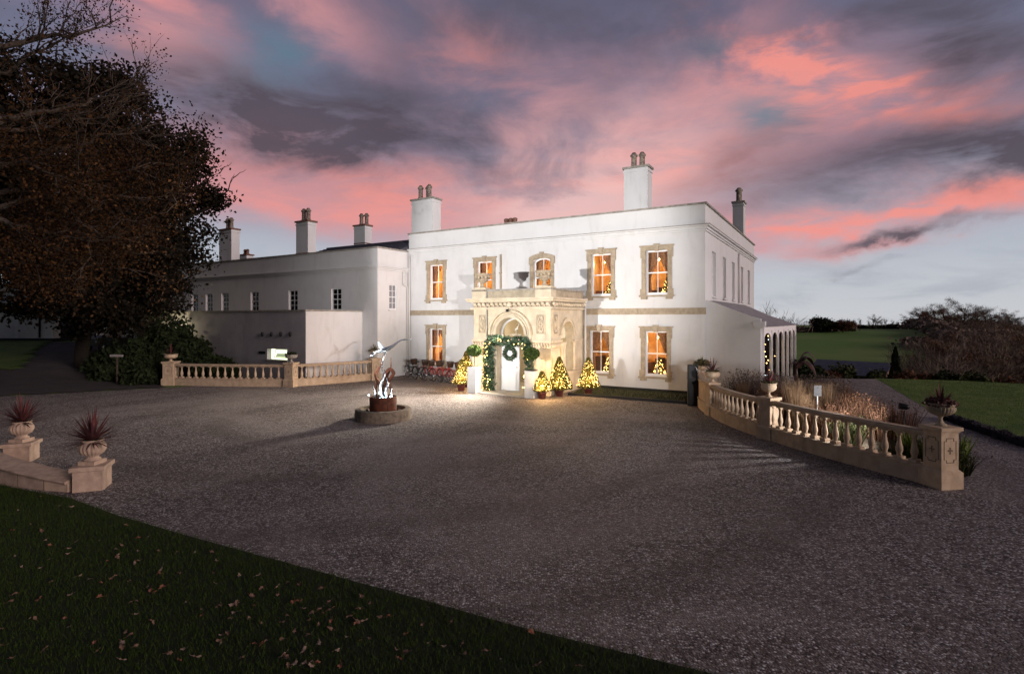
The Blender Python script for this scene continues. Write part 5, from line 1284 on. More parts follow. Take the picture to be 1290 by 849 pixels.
for i, (px, py, pr, lb) in enumerate(spots):
    src = bk if i < 2 else rd
    o = pr if pr is not None else copy_tree(src)
    g = G(px, py-2.0); a = math.atan2(-.80+.05*(i % 2), .60); tilt = D2R((4, -3, 5, 3, -4, 4)[i])
    o.location = (g.x-.2, g.y+.1, 0); o.rotation_euler = (tilt, 0, a+(i % 3-1)*.06); o['label'] = lb

# EV charger --------------------------------------------------------------
g = G(873.8, 511.5)
ev = empty('charging_post', (g.x, g.y+.1, 0), D2R(-8), 'black electric car charging post beside the end of the curved balustrade', 'charging post')
MB().box(-.18, .18, -.10, .10, 0, 1.46).build('body', IRON, ev, bevel=.03)
m = MB(); m.tube([(.02, -.115, 1.40), (.10, -.12, 1.36), (.135, -.12, 1.25), (.14, -.12, 1.0)], .016, 6); m.build('trim_arc', CHROME, ev)
MB().box(-.20, -.182, -.06, .06, .95, 1.2).build('socket', BLKP, ev)
m = MB(); 
for k in range(9): m.box(-.085, -.072, -.104, -.1015, .25+k*.045, .275+k*.045)
m.build('side_lettering', mat('dim_letter', (.06, .06, .07), .5), ev)

# bed and edging below the facade --------------------------------------------
b0, b1 = G(716, 497.8), G(868, 509)
w0, w1 = MH @ Vector((-5.2, -.04, 0)), MH @ Vector((-.02, -.04, 0))
tri_sheet('facade_bed', [(b0.x, b0.y), (b1.x, b1.y), (w1.x, w1.y), (w0.x, w0.y)], .012, mat('mossy_soil', (.10, .085, .05), .95, (6, (.05, .05, .025)), .8, 50))
m = MB(); d = (b1-b0); u = d.normalized(); nn = Vector((-u.y, u.x, 0)); 
P = [b0-nn*.05, b1-nn*.05, b1+nn*.05, b0+nn*.05]; m.prism([(p.x, p.y) for p in P], 0, .10)
tag(m.build('bed_edging', PLINTHDK), 'low black timber edging of the bed below the facade', 'edging')
fg = np.random.default_rng(44); n = 2600; t = fg.uniform(0, 1, n); s2 = fg.uniform(.05, .95, n)
base = np.array([[*(b0.lerp(b1, a_).lerp(w0.lerp(w1, a_), b_))] for a_, b_ in zip(t, s2)])
base[:, 2] = .012; h = fg.uniform(.03, .14, n); dx = fg.normal(0, .01, n); V = np.stack([base-np.array([.008, 0, 0]), base+np.array([.008, 0, 0]), base+np.stack([dx*3, dx, h], 1)], 1).reshape(-1, 3)
tag(np_mesh('low_bed_plants', V, 3, HEDG), 'sparse low plants in the bed below the facade', 'plants', kind='stuff')

# ---------------------------------------------------------------- grasses in the right bed
def clump_np(n, H, R, seed, w=.006, lean=.22, head=0):
    g = np.random.default_rng(seed); V = []
    a = g.uniform(0, 2*np.pi, n); r = R*np.sqrt(g.uniform(0, 1, n)); x, y = r*np.cos(a), r*np.sin(a); h = H*g.uniform(.6, 1.05, n)
    lx, ly = x/R*lean*h*.6+g.normal(0, lean*.4, n)*h, y/R*lean*h*.6+g.normal(0, lean*.4, n)*h; b = g.uniform(0, np.pi, n); dx, dy = np.cos(b)*w, np.sin(b)*w
    for f0, f1, w0_, w1_ in ((0, .5, 1, .9), (.5, 1.0, .9, .15)):
        c0, c1 = f0**1.6, f1**1.6
        V.append(np.stack([np.stack([x+lx*c0-dx*w0_, y+ly*c0-dy*w0_, h*f0], 1), np.stack([x+lx*c0+dx*w0_, y+ly*c0+dy*w0_, h*f0], 1), np.stack([x+lx*c1+dx*w1_, y+ly*c1+dy*w1_, h*f1], 1), np.stack([x+lx*c1-dx*w1_, y+ly*c1-dy*w1_, h*f1], 1)], 1).reshape(-1, 3))
    V = np.concatenate(V)
    if head:
        k = g.integers(0, n, head); c_ = np.stack([x[k]+lx[k], y[k]+ly[k], h[k]], 1); c_ += g.normal(0, .012, c_.shape); V = np.concatenate([V, quads_at(c_, .028, g, 1.6)])
    return V
kinds = {'tan': ('feather_grass', np_mesh('feather_grass', clump_np(420, 1.15, .16, 1, .005, .16), 4, TANG), 'feathery tan ornamental grass'),
         'rust': ('rusty_perennial', np_mesh('rusty_perennial', clump_np(330, .95, .26, 2, .006, .28, 200), 4, RUSTG), 'rust brown withered perennial'),
         'dull': ('seedhead_plant', np_mesh('seedhead_plant', clump_np(260, 1.10, .34, 3, .005, .34, 420), 4, DULLG), 'dull brown seedhead plant'),
         'green': ('iris_clump', np_mesh('iris_clump', clump_np(110, .62, .16, 4, .016, .35), 4, GREENG), 'yellow green sword leaved iris'),
         'bush': ('small_shrub', np_mesh('small_shrub', clump_np(260, .60, .26, 5, .010, .5, 300), 4, HEDG), 'small dusty green shrub')}
def inbed(t, s): # t along from near to far, s across
    n = [(8.55, 10.6), (7.5, 13.9), (7.1, 17.2), (7.9, 20.0)]; f = [(9.2, 11.0), (9.95, 14.2), (11.0, 17.4), (11.9, 20.6)]
    k = min(2, int(t*3)); u = t*3-k; a = Vector(n[k]).lerp(Vector(n[k+1]), u); b = Vector(f[k]).lerp(Vector(f[k+1]), u); return a.lerp(b, s)
plan = []; q = random.Random(12)
for k in range(64):
    t, s = ((k*.618) % 1), q.random()
    if t < .10: kd = 'green' if q.random() < .5 else 'bush'
    elif t < .55: kd = 'rust' if q.random() < .62 else ('bush' if q.random() < .5 else 'tan')
    elif t < .78: kd = q.choice(['rust', 'dull', 'rust', 'dull', 'tan'])
    else: kd = 'dull'
    plan.append((kd, inbed(t, s)))
for px, D_ in ((1001, 15.5), (1006, 15.2), (1010, 15.6), (1015, 15.0), (1004, 14.6)): plan.append(('tan', Vector(((px-CX)/F*D_, D_))))
for x, y in ((8.45, 10.75), (8.62, 11.0), (8.42, 11.3), (8.75, 11.4), (8.3, 11.8)): plan.append(('green', Vector((x, y))))
seen = {}
for kd, p in plan:
    if (p-Vector((8.9, 12.3))).length < .95 or (kd == 'tan' and 12.2 < p.y < 14.2): continue
    nm, pr, lb = kinds[kd]; c_ = seen.get(kd, 0)
    o = pr if c_ == 0 else pr.copy()
    if c_: COL.objects.link(o)
    seen[kd] = c_+1; o.location = (p.x, p.y, .01); o.rotation_euler = (0, 0, q.uniform(0, 6.28)); s = q.uniform(.78, 1.12); o.scale = (s, s, s*q.uniform(.85, 1.1))
    tag(o, lb+' in the bed behind the curved balustrade', 'plant', {'tan': 'feather grasses in the right bed', 'rust': 'rusty perennials in the right bed', 'dull': 'seedhead plants by the white end wall', 'green': 'irises at the near end of the right bed', 'bush': 'small shrubs in the right bed'}[kd])
# small sign in the bed
sg = Vector(((1030-CX)/F*14.2, 14.2, 0)); o = empty('garden_sign', sg, D2R(-10), 'small white notice board on a post among the brown grasses', 'sign')
zt0, zt1 = CH-(485.5-HY)*14.2/F, CH-(499-HY)*14.2/F
MB().box(-.09, .09, -.01, .01, zt1, zt0).build('board', mat('grey_board', (.075, .075, .08), .7), o); MB().tube([(0, .02, 0), (0, .02, zt0)], .018, 5).build('post', PIPEW, o)
m = MB(); m.box(-.02, .02, -.013, -.011, zt0-.08, zt0-.05); m.box(-.06, .06, -.013, -.011, zt1+.05, zt1+.06); m.build('print', IRON, o)
# floodlight fixtures; the two on tall stakes stand unseen, out of view
for i, (p, t, e, a, b) in enumerate(FLOODS_AND_FILL):
    lb = ['small black garden floodlight on a spike behind the curved balustrade', 'unseen black floodlight on a tall stake left of the front lawn urns', 'black fill light added on a tall stake behind the viewpoint'][i]
    o = empty('garden_floodlight_or_fill', (p[0], p[1], 0), 0, lb, 'floodlight', 'garden floodlights')
    dv = (Vector(t)-Vector(p)).normalized(); M_ = Matrix.Translation((0, 0, p[2])) @ dv.to_track_quat('Z', 'Y').to_matrix().to_4x4()
    h = MB(); h.lathe([(.03, -.10), (.06, -.06), (.075, .06), (.08, .10), (.07, .10), (.06, .05)], n=12, M=M_); h.build('lamp_head', IRON, o)
    MB().tube([(0, 0, 0), (0, 0, p[2]-.08)], .014, 5).build('spike', IRON, o)
    if i:
        hd = Vector((dv.x, dv.y, 0)).normalized(); sd_ = Vector((-hd.y, hd.x, 0)); b_ = Vector((0, 0, p[2]-.10)); m = MB()
        cs = [b_+sd_*-.35-hd*.02, b_+sd_*.35-hd*.02, b_+sd_*.45+hd*.75, b_+sd_*-.45+hd*.75]
        m.add(cs+[c_+Vector((0, 0, -.008)) for c_ in cs], [(0, 1, 2, 3), (7, 6, 5, 4), (0, 4, 5, 1), (1, 5, 6, 2), (2, 6, 7, 3), (3, 7, 4, 0)]); m.build('added_beam_cutoff_plate', IRON, o)  # added plate that keeps the beam off the gravel

# lavender edging along the lawn -------------------------------------------------
hp = np.array([(13.35, 16.7), (12.75, 14.6), (12.45, 13.2), (12.25, 11.5), (12.1, 9.5)]); dl = np.r_[0, np.cumsum(np.hypot(*(hp[1:]-hp[:-1]).T))]
gg = np.random.default_rng(77); n = 15000; s_ = gg.uniform(0, dl[-1], n); s_ = s_+.08*np.sin(s_*14); x = np.interp(s_, dl, hp[:, 0]); y = np.interp(s_, dl, hp[:, 1])
lump = .75+.25*np.sin(s_*9)+gg.normal(0, .05, n); th = gg.uniform(0, np.pi, n); rr_ = gg.uniform(.3, 1, n)**.5*.17*lump
c_ = np.stack([x+rr_*np.cos(th)*1.1, y+gg.normal(0, .05, n), .02+rr_*np.sin(th)*1.15], 1)
d = np.stack([np.cos(th), gg.normal(0, .4, n), np.sin(th)+.4], 1)
tag(np_mesh('lavender_hedge', quads_at(c_, .05, gg, 2.6, dirs=d), 4, LAV), 'low grey lavender edging between gravel path and right lawn', 'hedge')

# ---------------------------------------------------------------- trees
def crown_np(center, radii, nclump, cr, per, size, seed, shell=.55, zmin=None, bias=None):
    g = np.random.default_rng(seed); c_ = g.normal(0, 1, (nclump, 3)); c_ /= np.linalg.norm(c_, axis=1)[:, None]
    c_ *= (g.uniform(shell, 1.0, nclump)**.7)[:, None]*np.array(radii)*g.uniform(.88, 1.08, (nclump, 1)); c_ += np.array(center)
    if zmin is not None: c_ = c_[c_[:, 2] > zmin]
    if bias is not None: c_ = c_[[bias(p) for p in c_]]
    out = []
    for p in c_:
        k = int(per*g.uniform(.6, 1.3)); r = cr*g.uniform(.6, 1.25); q = g.normal(0, .5, (k, 3)); q *= r*np.array([1.1, 1.1, .75]); out.append(p+q)
    C_ = np.concatenate(out)
    return quads_at(C_, size, g, 1.6), c_
def limb(mb, a, b, r0, r1, seed, sag=.3, n=8, wob=.25):
    g = random.Random(seed); a, b = Vector(a), Vector(b); L = (b-a).length; pts = []; rad = []
    for i in range(n+1):
        t = i/n; p = a.lerp(b, t); w = math.sin(math.pi*t)
        p += Vector((g.uniform(-1, 1), g.uniform(-1, 1), g.uniform(-1, 1)))*wob*L*.08*w + Vector((0, 0, -sag*L*.15*w)); pts.append(p); rad.append(r0*(1-t)**.8+r1*t)
    mb.tube(pts, rad, 7 if r0 > .1 else 5); return pts
def twigs(mb, pts, r, seed, n, L, depth=2, up=.25):
    g = random.Random(seed); tips = []
    for k in range(n):
        i = g.randrange(max(1, len(pts)//4), len(pts)); p = pts[i]; d = (pts[min(i+1, len(pts)-1)]-pts[max(i-1, 0)]).normalized()
        d = (d+Vector((g.gauss(0, .55), g.gauss(0, .55), g.gauss(up, .45)))).normalized(); l = L*g.uniform(.5, 1.1)
        q = limb(mb, p, p+d*l, r, r*.25, g.random(), sag=g.uniform(-.3, .4), n=4, wob=.9); tips.append(q[-1]); tips.append(q[2])
        if depth > 1: tips += twigs(mb, q, r*.5, g.random(), 3, l*.6, depth-1, up)
    return tips
# big evergreen oak on the left
TX, TY = -22.9, 28.8
t = empty('evergreen_oak', (TX, TY, zt(TX, TY)), 0, 'huge dark dense evergreen oak left of the house overhanging the drive', 'tree')
zb = zt(TX, TY); m = MB(); tp = limb(m, (0, 0, -.2), (.3, 0, 8), .34, .24, 1, 0, 8); g_ = random.Random(2)
for k in range(26):
    a = k*2.4; e = g_.uniform(.1, 1.2); L = g_.uniform(4.5, 7.5); p = tp[g_.randrange(3, 9)]; q = limb(m, p, p+Vector((math.cos(a)*math.cos(e)*L, math.sin(a)*math.cos(e)*L, math.sin(e)*L)), .20, .03, k, .2, 7); twigs(m, q, .05, k, 5, 1.8, 2)
m.build('trunk', mat('dark_bark', (.016, .012, .010), .95, (9, (.010, .008, .006)), .6, 30), t)
V, _ = crown_np((-1.0, 0, 9.2), (7.0, 7.0, 7.6), 430, 1.1, 330, .145, 5, .40, 2.0, lambda p: not (p[0] < -.2 and p[2] < 4.8)); np_mesh('crown', V, 4, DARKLEAF, t)
V, _ = crown_np((.3, -.6, 5.0), (6.2, 5.5, 3.6), 150, 1.0, 320, .145, 6, .3, 1.4, lambda p: not (p[0] < -.2 and p[2] < 4.8)); np_mesh('lower_crown', V, 4, DARKLEAF, t)
# autumn oak reaching in from the left edge
OX, OY = -20.5, 16.5
t = empty('autumn_oak', (OX, OY, 0), 0, 'half bare autumn oak with orange leaves and pale limbs at the left edge', 'tree')
m = MB(); tp = limb(m, (0, 0, -.1), (.4, 0, 9), .55, .30, 3, 0, 8)
def at_px(px, py, D_): return Vector(((px-CX)/F*D_-OX, D_-OY, CH+(HY-py)/F*D_))
ends = [((5, 150, 16.5), (150, 118, 17.5)), ((-20, 215, 16), (170, 168, 16.5)), ((-40, 250, 16), (190, 205, 17)), ((-60, 275, 15.5), (190, 250, 17)), ((-40, 265, 15), (150, 300, 15.5)), ((-60, 130, 17), (60, 60, 17)), ((-30, 60, 16.5), (140, 30, 17.5)), ((-60, 20, 16), (60, -60, 17)), ((-60, 300, 15.5), (120, 335, 16)), ((-50, 200, 15), (90, 225, 14.5)), ((-80, 300, 15), (30, 345, 15.5)), ((-60, 180, 18), (120, 150, 19)), ((-60, 240, 17), (100, 285, 17.5))]
tips = []; lowt = []
for k, (a, b) in enumerate(ends):
    A_, B_ = at_px(*a), at_px(*b); src = tp[min(8, max(2, int(A_.z/9*8*.8)))]
    q1 = limb(m, src, A_, .20, .10, k+10, .1, 5); q = limb(m, A_, B_, .10, .015, k+30, -.25 if k % 2 else .25, 9, .5)
    tt = twigs(m, q, .026, k+50, 11, 1.7, 3); (lowt if b[1] > 190 else tips).extend(tt)
m.build('trunk', BARKG, t)
g = np.random.default_rng(9)
def leafat(tips, per, spread, size, keep):
    C_ = []
    for p in tips:
        if g.random() > keep: continue
        C_.append(np.array(p)+g.normal(0, spread, (per, 3)))
    return quads_at(np.concatenate(C_), size, g, 1.5)
np_mesh('crown', np.concatenate([leafat(lowt, 26, .32, .058, .60), leafat(tips, 8, .20, .055, .35)]), 4, OAKLEAF, t)
lamp_t = None

# ---------------------------------------------------------------- shrubs on the left
def bush(name, x, y, rx, ry, h, n, size, m_, label, group, seed, cat='shrub', z0=None):
    z0 = zt(x, y) if z0 is None else z0
    o = empty(name, (x, y, z0), 0, label, cat, group); g = np.random.default_rng(seed)
    a = g.uniform(0, 2*np.pi, n); e = np.arcsin(g.uniform(0, 1, n)); lump = 1+.16*np.sin(a*3+seed)+.12*np.sin(a*5+e*6+seed*2)+g.normal(0, .07, n); r = (g.uniform(.35, 1, n)**.4)*lump
    c_ = np.stack([rx*r*np.cos(a)*np.cos(e), ry*r*np.sin(a)*np.cos(e), .03+h*r*np.sin(e)], 1)
    np_mesh('foliage', quads_at(c_, size, g, 1.9), 4, m_, o)
    mb = MB()
    for k in range(7):
        a_ = k*.9; mb.tube([(0, 0, 0), (rx*.35*math.cos(a_), ry*.35*math.sin(a_), h*.5), (rx*.6*math.cos(a_), ry*.6*math.sin(a_), h*.8)], [.03, .02, .008], 5)
    mb.build('stem', BARK, o); return o
for i, (px, D_, top, r, lb) in enumerate([(212, 28.6, 404, 1.7, 'tallest dark laurel shrub against the dark annex wall'), (238, 28.0, 425, 1.2, 'dark laurel shrub left of the cream hatch in the annex wall'), (262, 27.2, 447, .95, 'dark laurel shrub under the cream hatch in the annex wall'), (282, 26.6, 454, .7, 'lowest dark laurel shrub at the right end of the laurels'),
        (190, 27.6, 428, 1.5, 'dark laurel shrub behind the left end pedestal'), (165, 28.2, 436, 1.6, 'dark shrub beside the drive, below the big evergreen oak'), (140, 29.6, 444, 1.3, 'dark shrub at the corner of the drive nearest the parked buggy'), (185, 25.9, 455, 1.15, 'low dark shrub on the drive corner beside the left end pedestal'), (150, 26.8, 456, 1.2, 'low dark shrub behind the little white sign')]):
    x = (px-CX)/F*D_; zb = zt(x, D_); h = CH-(top-HY)*D_/F-zb; bush('laurel_shrub', x, D_, r, r*.9, h/1.12, int(5200*r), .13, LAUREL, lb, 'dark shrubs between drive and annex', 80+i)
g_ = Vector(((147-CX)/F*25.2, 25.2, 0)); gz = zt(g_.x, g_.y); o = empty('direction_sign', (g_.x, g_.y, gz), 0, 'little pale finger board on a wooden post in front of the dark shrubs', 'sign')
zz = CH-(448-HY)*25.2/F-gz; MB().box(-.31, .31, -.02, .0, zz-.05, zz+.05).build('board', mat('faded_board', (.30, .27, .27), .7), o); MB().box(-.03, .03, .002, .05, 0, zz+.03).build('post', BARK, o)
m = MB(); 
for k in range(11): m.box(-.25+k*.045, -.225+k*.045, -.023, -.0205, zz-.02, zz+.02)
m.build('faint_lettering', mat('faint_letter', (.16, .14, .14), .7), o)

# ---------------------------------------------------------------- left outbuildings
def pxw(px, D_, ): return Vector(((px-CX)/F*D_, D_, 0))
obz = 1.38; DB = 40.0
c0 = pxw(67.5, DB); ob = empty('white_outbuilding', (c0.x, c0.y, obz), 0, 'pale rendered outbuilding with dark plinth at the left picture edge', 'building')
m = MB(); m.box(-22, 0, 0, 9, .25, CH-(372-HY)*DB/F-obz+.9); m.box(-2.3*1, -.0, -.05, -.002, .25, 3.0); m.build('wall', mat('outbuilding_render', (.68, .65, .64), .9, (1.2, (.60, .57, .55)), .2, 40, stain=(1.5, (.20, .19, .16), .5)), ob)  # pale render with streaky dirt in its own colour
MB().box(-22.05, .05, -.07, 9.05, -.3, .248).build('plinth', PLINTHDK, ob)
m = MB(); zt_ = CH-(384-HY)*DB/F-obz; m.box(-22, .03, -.08, -.002, zt_-.06, zt_+.03); m.build('string_band', COPING, ob)
m = MB(); x_ = pxw(51.5, DB).x-c0.x; m.tube([(x_, -.12, .3), (x_, -.12, 5.4)], .06, 6); m.build('drainpipe', IRON, ob)
m = MB(); m.add([(-22.3, -.3, 5.7), (.3, -.3, 5.7), (.3, 9.3, 5.7), (-22.3, 9.3, 5.7), (-22.3, 4.5, 8.2), (.3, 4.5, 8.2)], [(0, 1, 5, 4), (2, 3, 4, 5), (0, 4, 3), (1, 2, 5), (0, 3, 2, 1)]); m.build('roof', SLATE, ob)
x_ = pxw(61, DB).x-c0.x; zz = CH-(399.5-HY)*DB/F-obz; m = MB(); m.box(x_-.18, x_+.18, -.08, -.051, zz-.18, zz+.18); pl_ = m.build('wall_plaque', mat('plaque_grey', (.40, .38, .38), .7), ob)
m = MB(); m.tube([(x_-.1, -.085, zz-.1), (x_+.1, -.085, zz+.1), (x_-.05, -.085, zz+.1), (x_+.1, -.085, zz-.05)], .015, 4); m.build('plaque_symbol', GREYW, pl_)
ga = empty('timber_gates', (*pxw(94, DB+.6).xy, obz), 0, 'tall black boarded timber gates with small signs at the end of the drive', 'gate')
w_ = 52/F*40.6/2; hgt = CH-(391-HY)*40.6/F-obz
for s in (-1, 1):
    m = MB()
    for k in range(9): x0 = s*(.02+k*(w_/9)); x1 = s*(.02+(k+1)*(w_/9)-.015); m.box(*sorted((x0, x1)), 0, .04, .05, hgt)
    m.box(*sorted((0, s*w_)), .042, .10, .4, .55); m.box(*sorted((0, s*w_)), .042, .10, hgt-.5, hgt-.35); m.build('gate_leaf', GREYW, ga)
m = MB(); a0, a1 = (pxw(75.5, 40.6).x-pxw(94, 40.6).x), (pxw(88, 40.6).x-pxw(94, 40.6).x); zz = CH-(408-HY)*40.6/F-obz; m.box(a0, a1, -.02, -.002, zz-.11, zz+.11); m.build('sign_plate', mat('blue_grey_plate', (.14, .14, .20), .6), ga)
m = MB()
for px, w2 in ((99, .08), (101.5, .08), (104, .06), (76.5, .07)): x_ = pxw(px, 40.6).x-pxw(94, 40.6).x; m.box(x_-w2, x_+w2, -.02, -.002, (1.75 if px > 80 else 1.6)-.04, (1.75 if px > 80 else 1.6)+.04)
m.build('notice', mat('pale_notice', (.35, .32, .30), .7), ga)
yd_ = empty('yard_building', (*pxw(165, 46).xy, 1.4), 0, 'white yard building half hidden behind the evergreen oak and buggy', 'building')
MB().box(-7.6, 4, 0, 6, 0, 3.9).build('wall', RENDER, yd_); MB().box(-7.8, 4.2, -.2, 6.2, 3.902, 4.05).build('roof', SLATE, yd_)
# buggy
bx = pxw(134, 34.5); bz = zt(bx.x, bx.y)+.03
o = empty('golf_buggy', (bx.x, bx.y, bz), D2R(-12), 'dark parked golf buggy with pale canopy and tan seats by the gates', 'golf buggy')
b = MB(); b.box(-.58, .58, -1.05, -.45, .28, .72); b.box(-.60, .60, -.45, 1.0, .25, .42); b.box(-.58, .58, .25, 1.0, .42, .78); b.add([(-.58, -1.05, .72), (.58, -1.05, .72), (.5, -.5, .95), (-.5, -.5, .95), (-.58, -.45, .72), (.58, -.45, .72)], [(0, 1, 2, 3), (3, 2, 5, 4), (0, 3, 4), (1, 5, 2)]); b.build('body', BLKP, o, bevel=.03)
for x_ in (-.55, .55):
    for y_ in (-.75, .75):
        w = MB(); w.tube([(x_-.09, y_, .23), (x_+.09, y_, .23)], .23, 16); w2 = w.build('wheel', RUBBER, o); MB().tube([(x_-.095, y_, .23), (x_+.095, y_, .23)], .11, 12).build('hub', CHROME, w2)
for s in (-1, 1): m = MB(); m.box(*sorted((s*.04, s*.52)), .12, .55, .78, .92); m.box(*sorted((s*.04, s*.52)), .50, .62, .95, 1.38); m.build('seat', mat('tan_seat', (.36, .26, .20), .6) if s < 0 else bpy.data.materials['tan_seat'], o, bevel=.02)
m = MB(); m.box(-.62, .62, -.75, 1.0, 1.86, 1.93); m.build('roof_canopy', PLATE, o, bevel=.02)
m = MB()
for x_ in (-.52, .52): m.tube([(x_, -.55, .9), (x_, -.42, 1.87)], .02, 6); m.tube([(x_, .9, .75), (x_, .85, 1.87)], .02, 6)
m.build('roof_post', PIPEW, o); MB().quad((-.52, -.53, .95), (.52, -.53, .95), (.52, -.43, 1.85), (-.52, -.43, 1.85)).build('windscreen', GLASS, o)
m = MB(); m.tube([(-.25, -.45, .85), (-.25, -.22, 1.12)], .02, 5); m.tube([(-.25+.15*math.cos(a), -.22-.03*math.sin(a), 1.12+.15*math.sin(a)) for a in [k*.524 for k in range(12)]], .015, 4, closed=True); m.build('steering_wheel', IRON, o)
m = MB(); m.ball((-.42, -1.05, .55), .06, 8, 6); m.ball((.42, -1.05, .55), .06, 8, 6); m.build('headlights', PLATE, o)

# ---------------------------------------------------------------- distance: hedges, trees, barn
def bare_tree(seed, H, R, mt, n=1500, w=.035, twl=.9, trunk=True, leafy=0, lm=None, shape=(1, 1, 1), z0f=.30):
    o = empty('winter_tree', (0, 0, 0)); g = random.Random(seed); m = MB()
    tp = limb(m, (0, 0, -1.0), (g.uniform(-.3, .3), 0, H*.55), H*.022, H*.010, seed, 0, 6)
    ends_ = []
    for k in range(16):
        a = k*2.4+g.random(); e = g.uniform(.35, 1.35); L = H*g.uniform(.30, .46); p = tp[g.randrange(2, 7)]
        q = limb(m, p, p+Vector((math.cos(a)*math.cos(e)*L*R/(H*.4), math.sin(a)*math.cos(e)*L*R/(H*.4), math.sin(e)*L)), H*.008, H*.002, k, -.2, 5); ends_ += twigs(m, q, H*.0022, k, 6, H*.11, 2)
    m.build('trunk', BARK, o)
    gg = np.random.default_rng(seed); E = np.array([list(p) for p in ends_]); idx = gg.integers(0, len(E), n); c_ = E[idx]+gg.normal(0, H*.030, (n, 3))
    d = E[idx]-np.array([0, 0, H*.4]); d /= np.linalg.norm(d, axis=1)[:, None]
    V = quads_at(c_, w, gg, twl/w, dirs=d*.8)
    np_mesh('crown', V, 4, mt, o)
    if leafy: np_mesh('leaves', quads_at(E[gg.integers(0, len(E), leafy*2)]+gg.normal(0, H*.045, (leafy*2, 3)), H*.016, gg), 4, lm, o)
    return o
def round_tree(seed, H, R, mt, n=5000, size=.4, name='round_tree', conical=False):
    o = empty(name, (0, 0, 0)); MB().tube([(0, 0, -1), (0, 0, H*.6)], [H*.03, H*.012], 6).build('trunk', BARK, o)
    if conical:
        V = quads_at_cone(H, R, n, size, seed)
    else: V, _ = crown_np((0, 0, H*.58), (R*.85, R*.85, H*.36), 60, R*.32, n//60, size, seed, .3)
    np_mesh('crown', V, 4, mt, o); return o
def quads_at_cone(H, R, n, size, seed):
    g = np.random.default_rng(seed); t = g.uniform(0, 1, n)**.7; z = H*(1-t)+.2; a = g.uniform(0, 2*np.pi, n); r = R*t**.8*g.uniform(.3, 1.1, n)*(1+.25*np.sin(a*4+z*1.7)); return quads_at(np.stack([r*np.cos(a), r*np.sin(a), z-r*.15], 1), size, g)
protos = [bare_tree(1, 10, 4.2, TWIG, 2600), bare_tree(2, 10, 4.8, TWIG, 2600), bare_tree(3, 10, 3.4, TWIG, 2000), bare_tree(4, 10, 4.5, TWIGR, 2600, leafy=900, lm=TWIGR), bare_tree(5, 10, 4.8, TWIG, 2400, leafy=350, lm=TWIGR)]
usedp = set()
def put_bg(pi, px, D_, topy, label, group, wf=1.0, base=None, cat='tree'):
    p = pxw(px, D_); zb = zt(p.x, p.y) if base is None else base; H = CH-(topy-HY)*D_/F-zb
    pr = protos[pi]; o = pr if pi not in usedp else copy_tree(pr); usedp.add(pi)
    s = H/10.2; o.location = (p.x, p.y, zb); o.scale = (s*wf, s*wf, s); o.rotation_euler = (0, 0, (px*7.3) % 6.28); tag(o, label, cat, group); return o
q = random.Random(21)
for k in range(16):      # skyline wood on the right
    px = 1148+k*10.5+q.uniform(-4, 4); top = [406, 399, 394, 391, 397, 391, 389, 398, 396, 399, 397, 404, 403, 407, 409, 411][k]
    put_bg([0, 2, 1, 3, 0, 3, 4, 1, 2, 0, 3, 1, 0, 4, 1, 0][k], px, 205+q.uniform(-15, 15), top-9-q.uniform(-3, 4), 'bare winter tree on the skyline of the right hand wood', 'skyline trees of the wood', 1.5)
for k in range(14):
    px = 1178+k*9+q.uniform(-4, 4)
    put_bg([1, 3, 0, 4, 2][k % 5], px, 165+q.uniform(-10, 10), 404+q.uniform(-4, 6), 'bare winter tree just below the skyline of the right hand wood', 'trees below the skyline of the wood', 1.35)
for k in range(22):      # middle wood
    px = 1165+k*7.0+q.uniform(-5, 5); top = 412+max(0, (1225-px))*.22+q.uniform(-3, 10)
    put_bg(q.choice([0, 1, 4, 3, 2]), px, 120+q.uniform(-25, 35), top, 'bare brown winter tree in the middle of the right hand wood', 'trees in the middle of the wood', 1.25)
for k in range(17):      # near wood beyond the lawn
    px = 1142+k*11+q.uniform(-5, 5); top = 437-max(0, px-1200)*.14+q.uniform(-6, 8)
    put_bg(q.choice([0, 1, 2, 3, 4]), px, 62+q.uniform(-12, 20), top, 'bare winter tree just beyond the far edge of the right lawn', 'trees beyond the right lawn', 1.1)
for px, D_, top, pi, lb in ((985, 210, 399, 4, 'small round topped tree at the left end of the skyline hedge'), (977, 190, 401, 3, 'low bush like tree just right of the veranda'), (1104, 235, 397, 1, 'lone spreading tree on the skyline hedge above the green field'), (1171, 215, 394, 2, 'slender upright tree at the left end of the skyline wood'),
        (966, 75, 388, 2, 'bare tree half hidden behind the house corner')):
    put_bg(pi, px, D_, top, lb, None, 1.2)
for k in range(13):
    put_bg(2, 1046+k*7.8+q.uniform(-2, 2), 238, 401+q.uniform(-2.5, 3), 'thin bare hedgerow tree on the skyline', 'thin hedgerow trees on the skyline', .6)
EV = [round_tree(11, 10, 5.4, CONIF, 9000, .5), round_tree(12, 10, 4.8, TWIGR, 7000, .45, 'russet_tree')]
def put_r(o, px, D_, topy, wpx, label, cat='tree', base=None, H0=10.0, R0=5.0, group=None):
    p = pxw(px, D_); zb = zt(p.x, p.y) if base is None else base; H = CH-(topy-HY)*D_/F-zb; o.location = (p.x, p.y, zb); s = wpx/2/F*D_/R0; o.scale = (s, s, H/H0/.97); tag(o, label, cat, group)
put_r(EV[0], 1034.5, 190, 400, 27, 'dark rounded evergreen tree standing in the hedge above the green field'); put_r(EV[1], 1062, 188, 403, 30, 'russet brown rounded tree right of the dark evergreen in the hedge')
cn = round_tree(13, 10, 3.2, CONIF, 7000, .5, 'conifer', True); put_r(cn, 1128, 46, 444, 30, 'dark green conifer beside the right end of the long barn roof', R0=3.2)
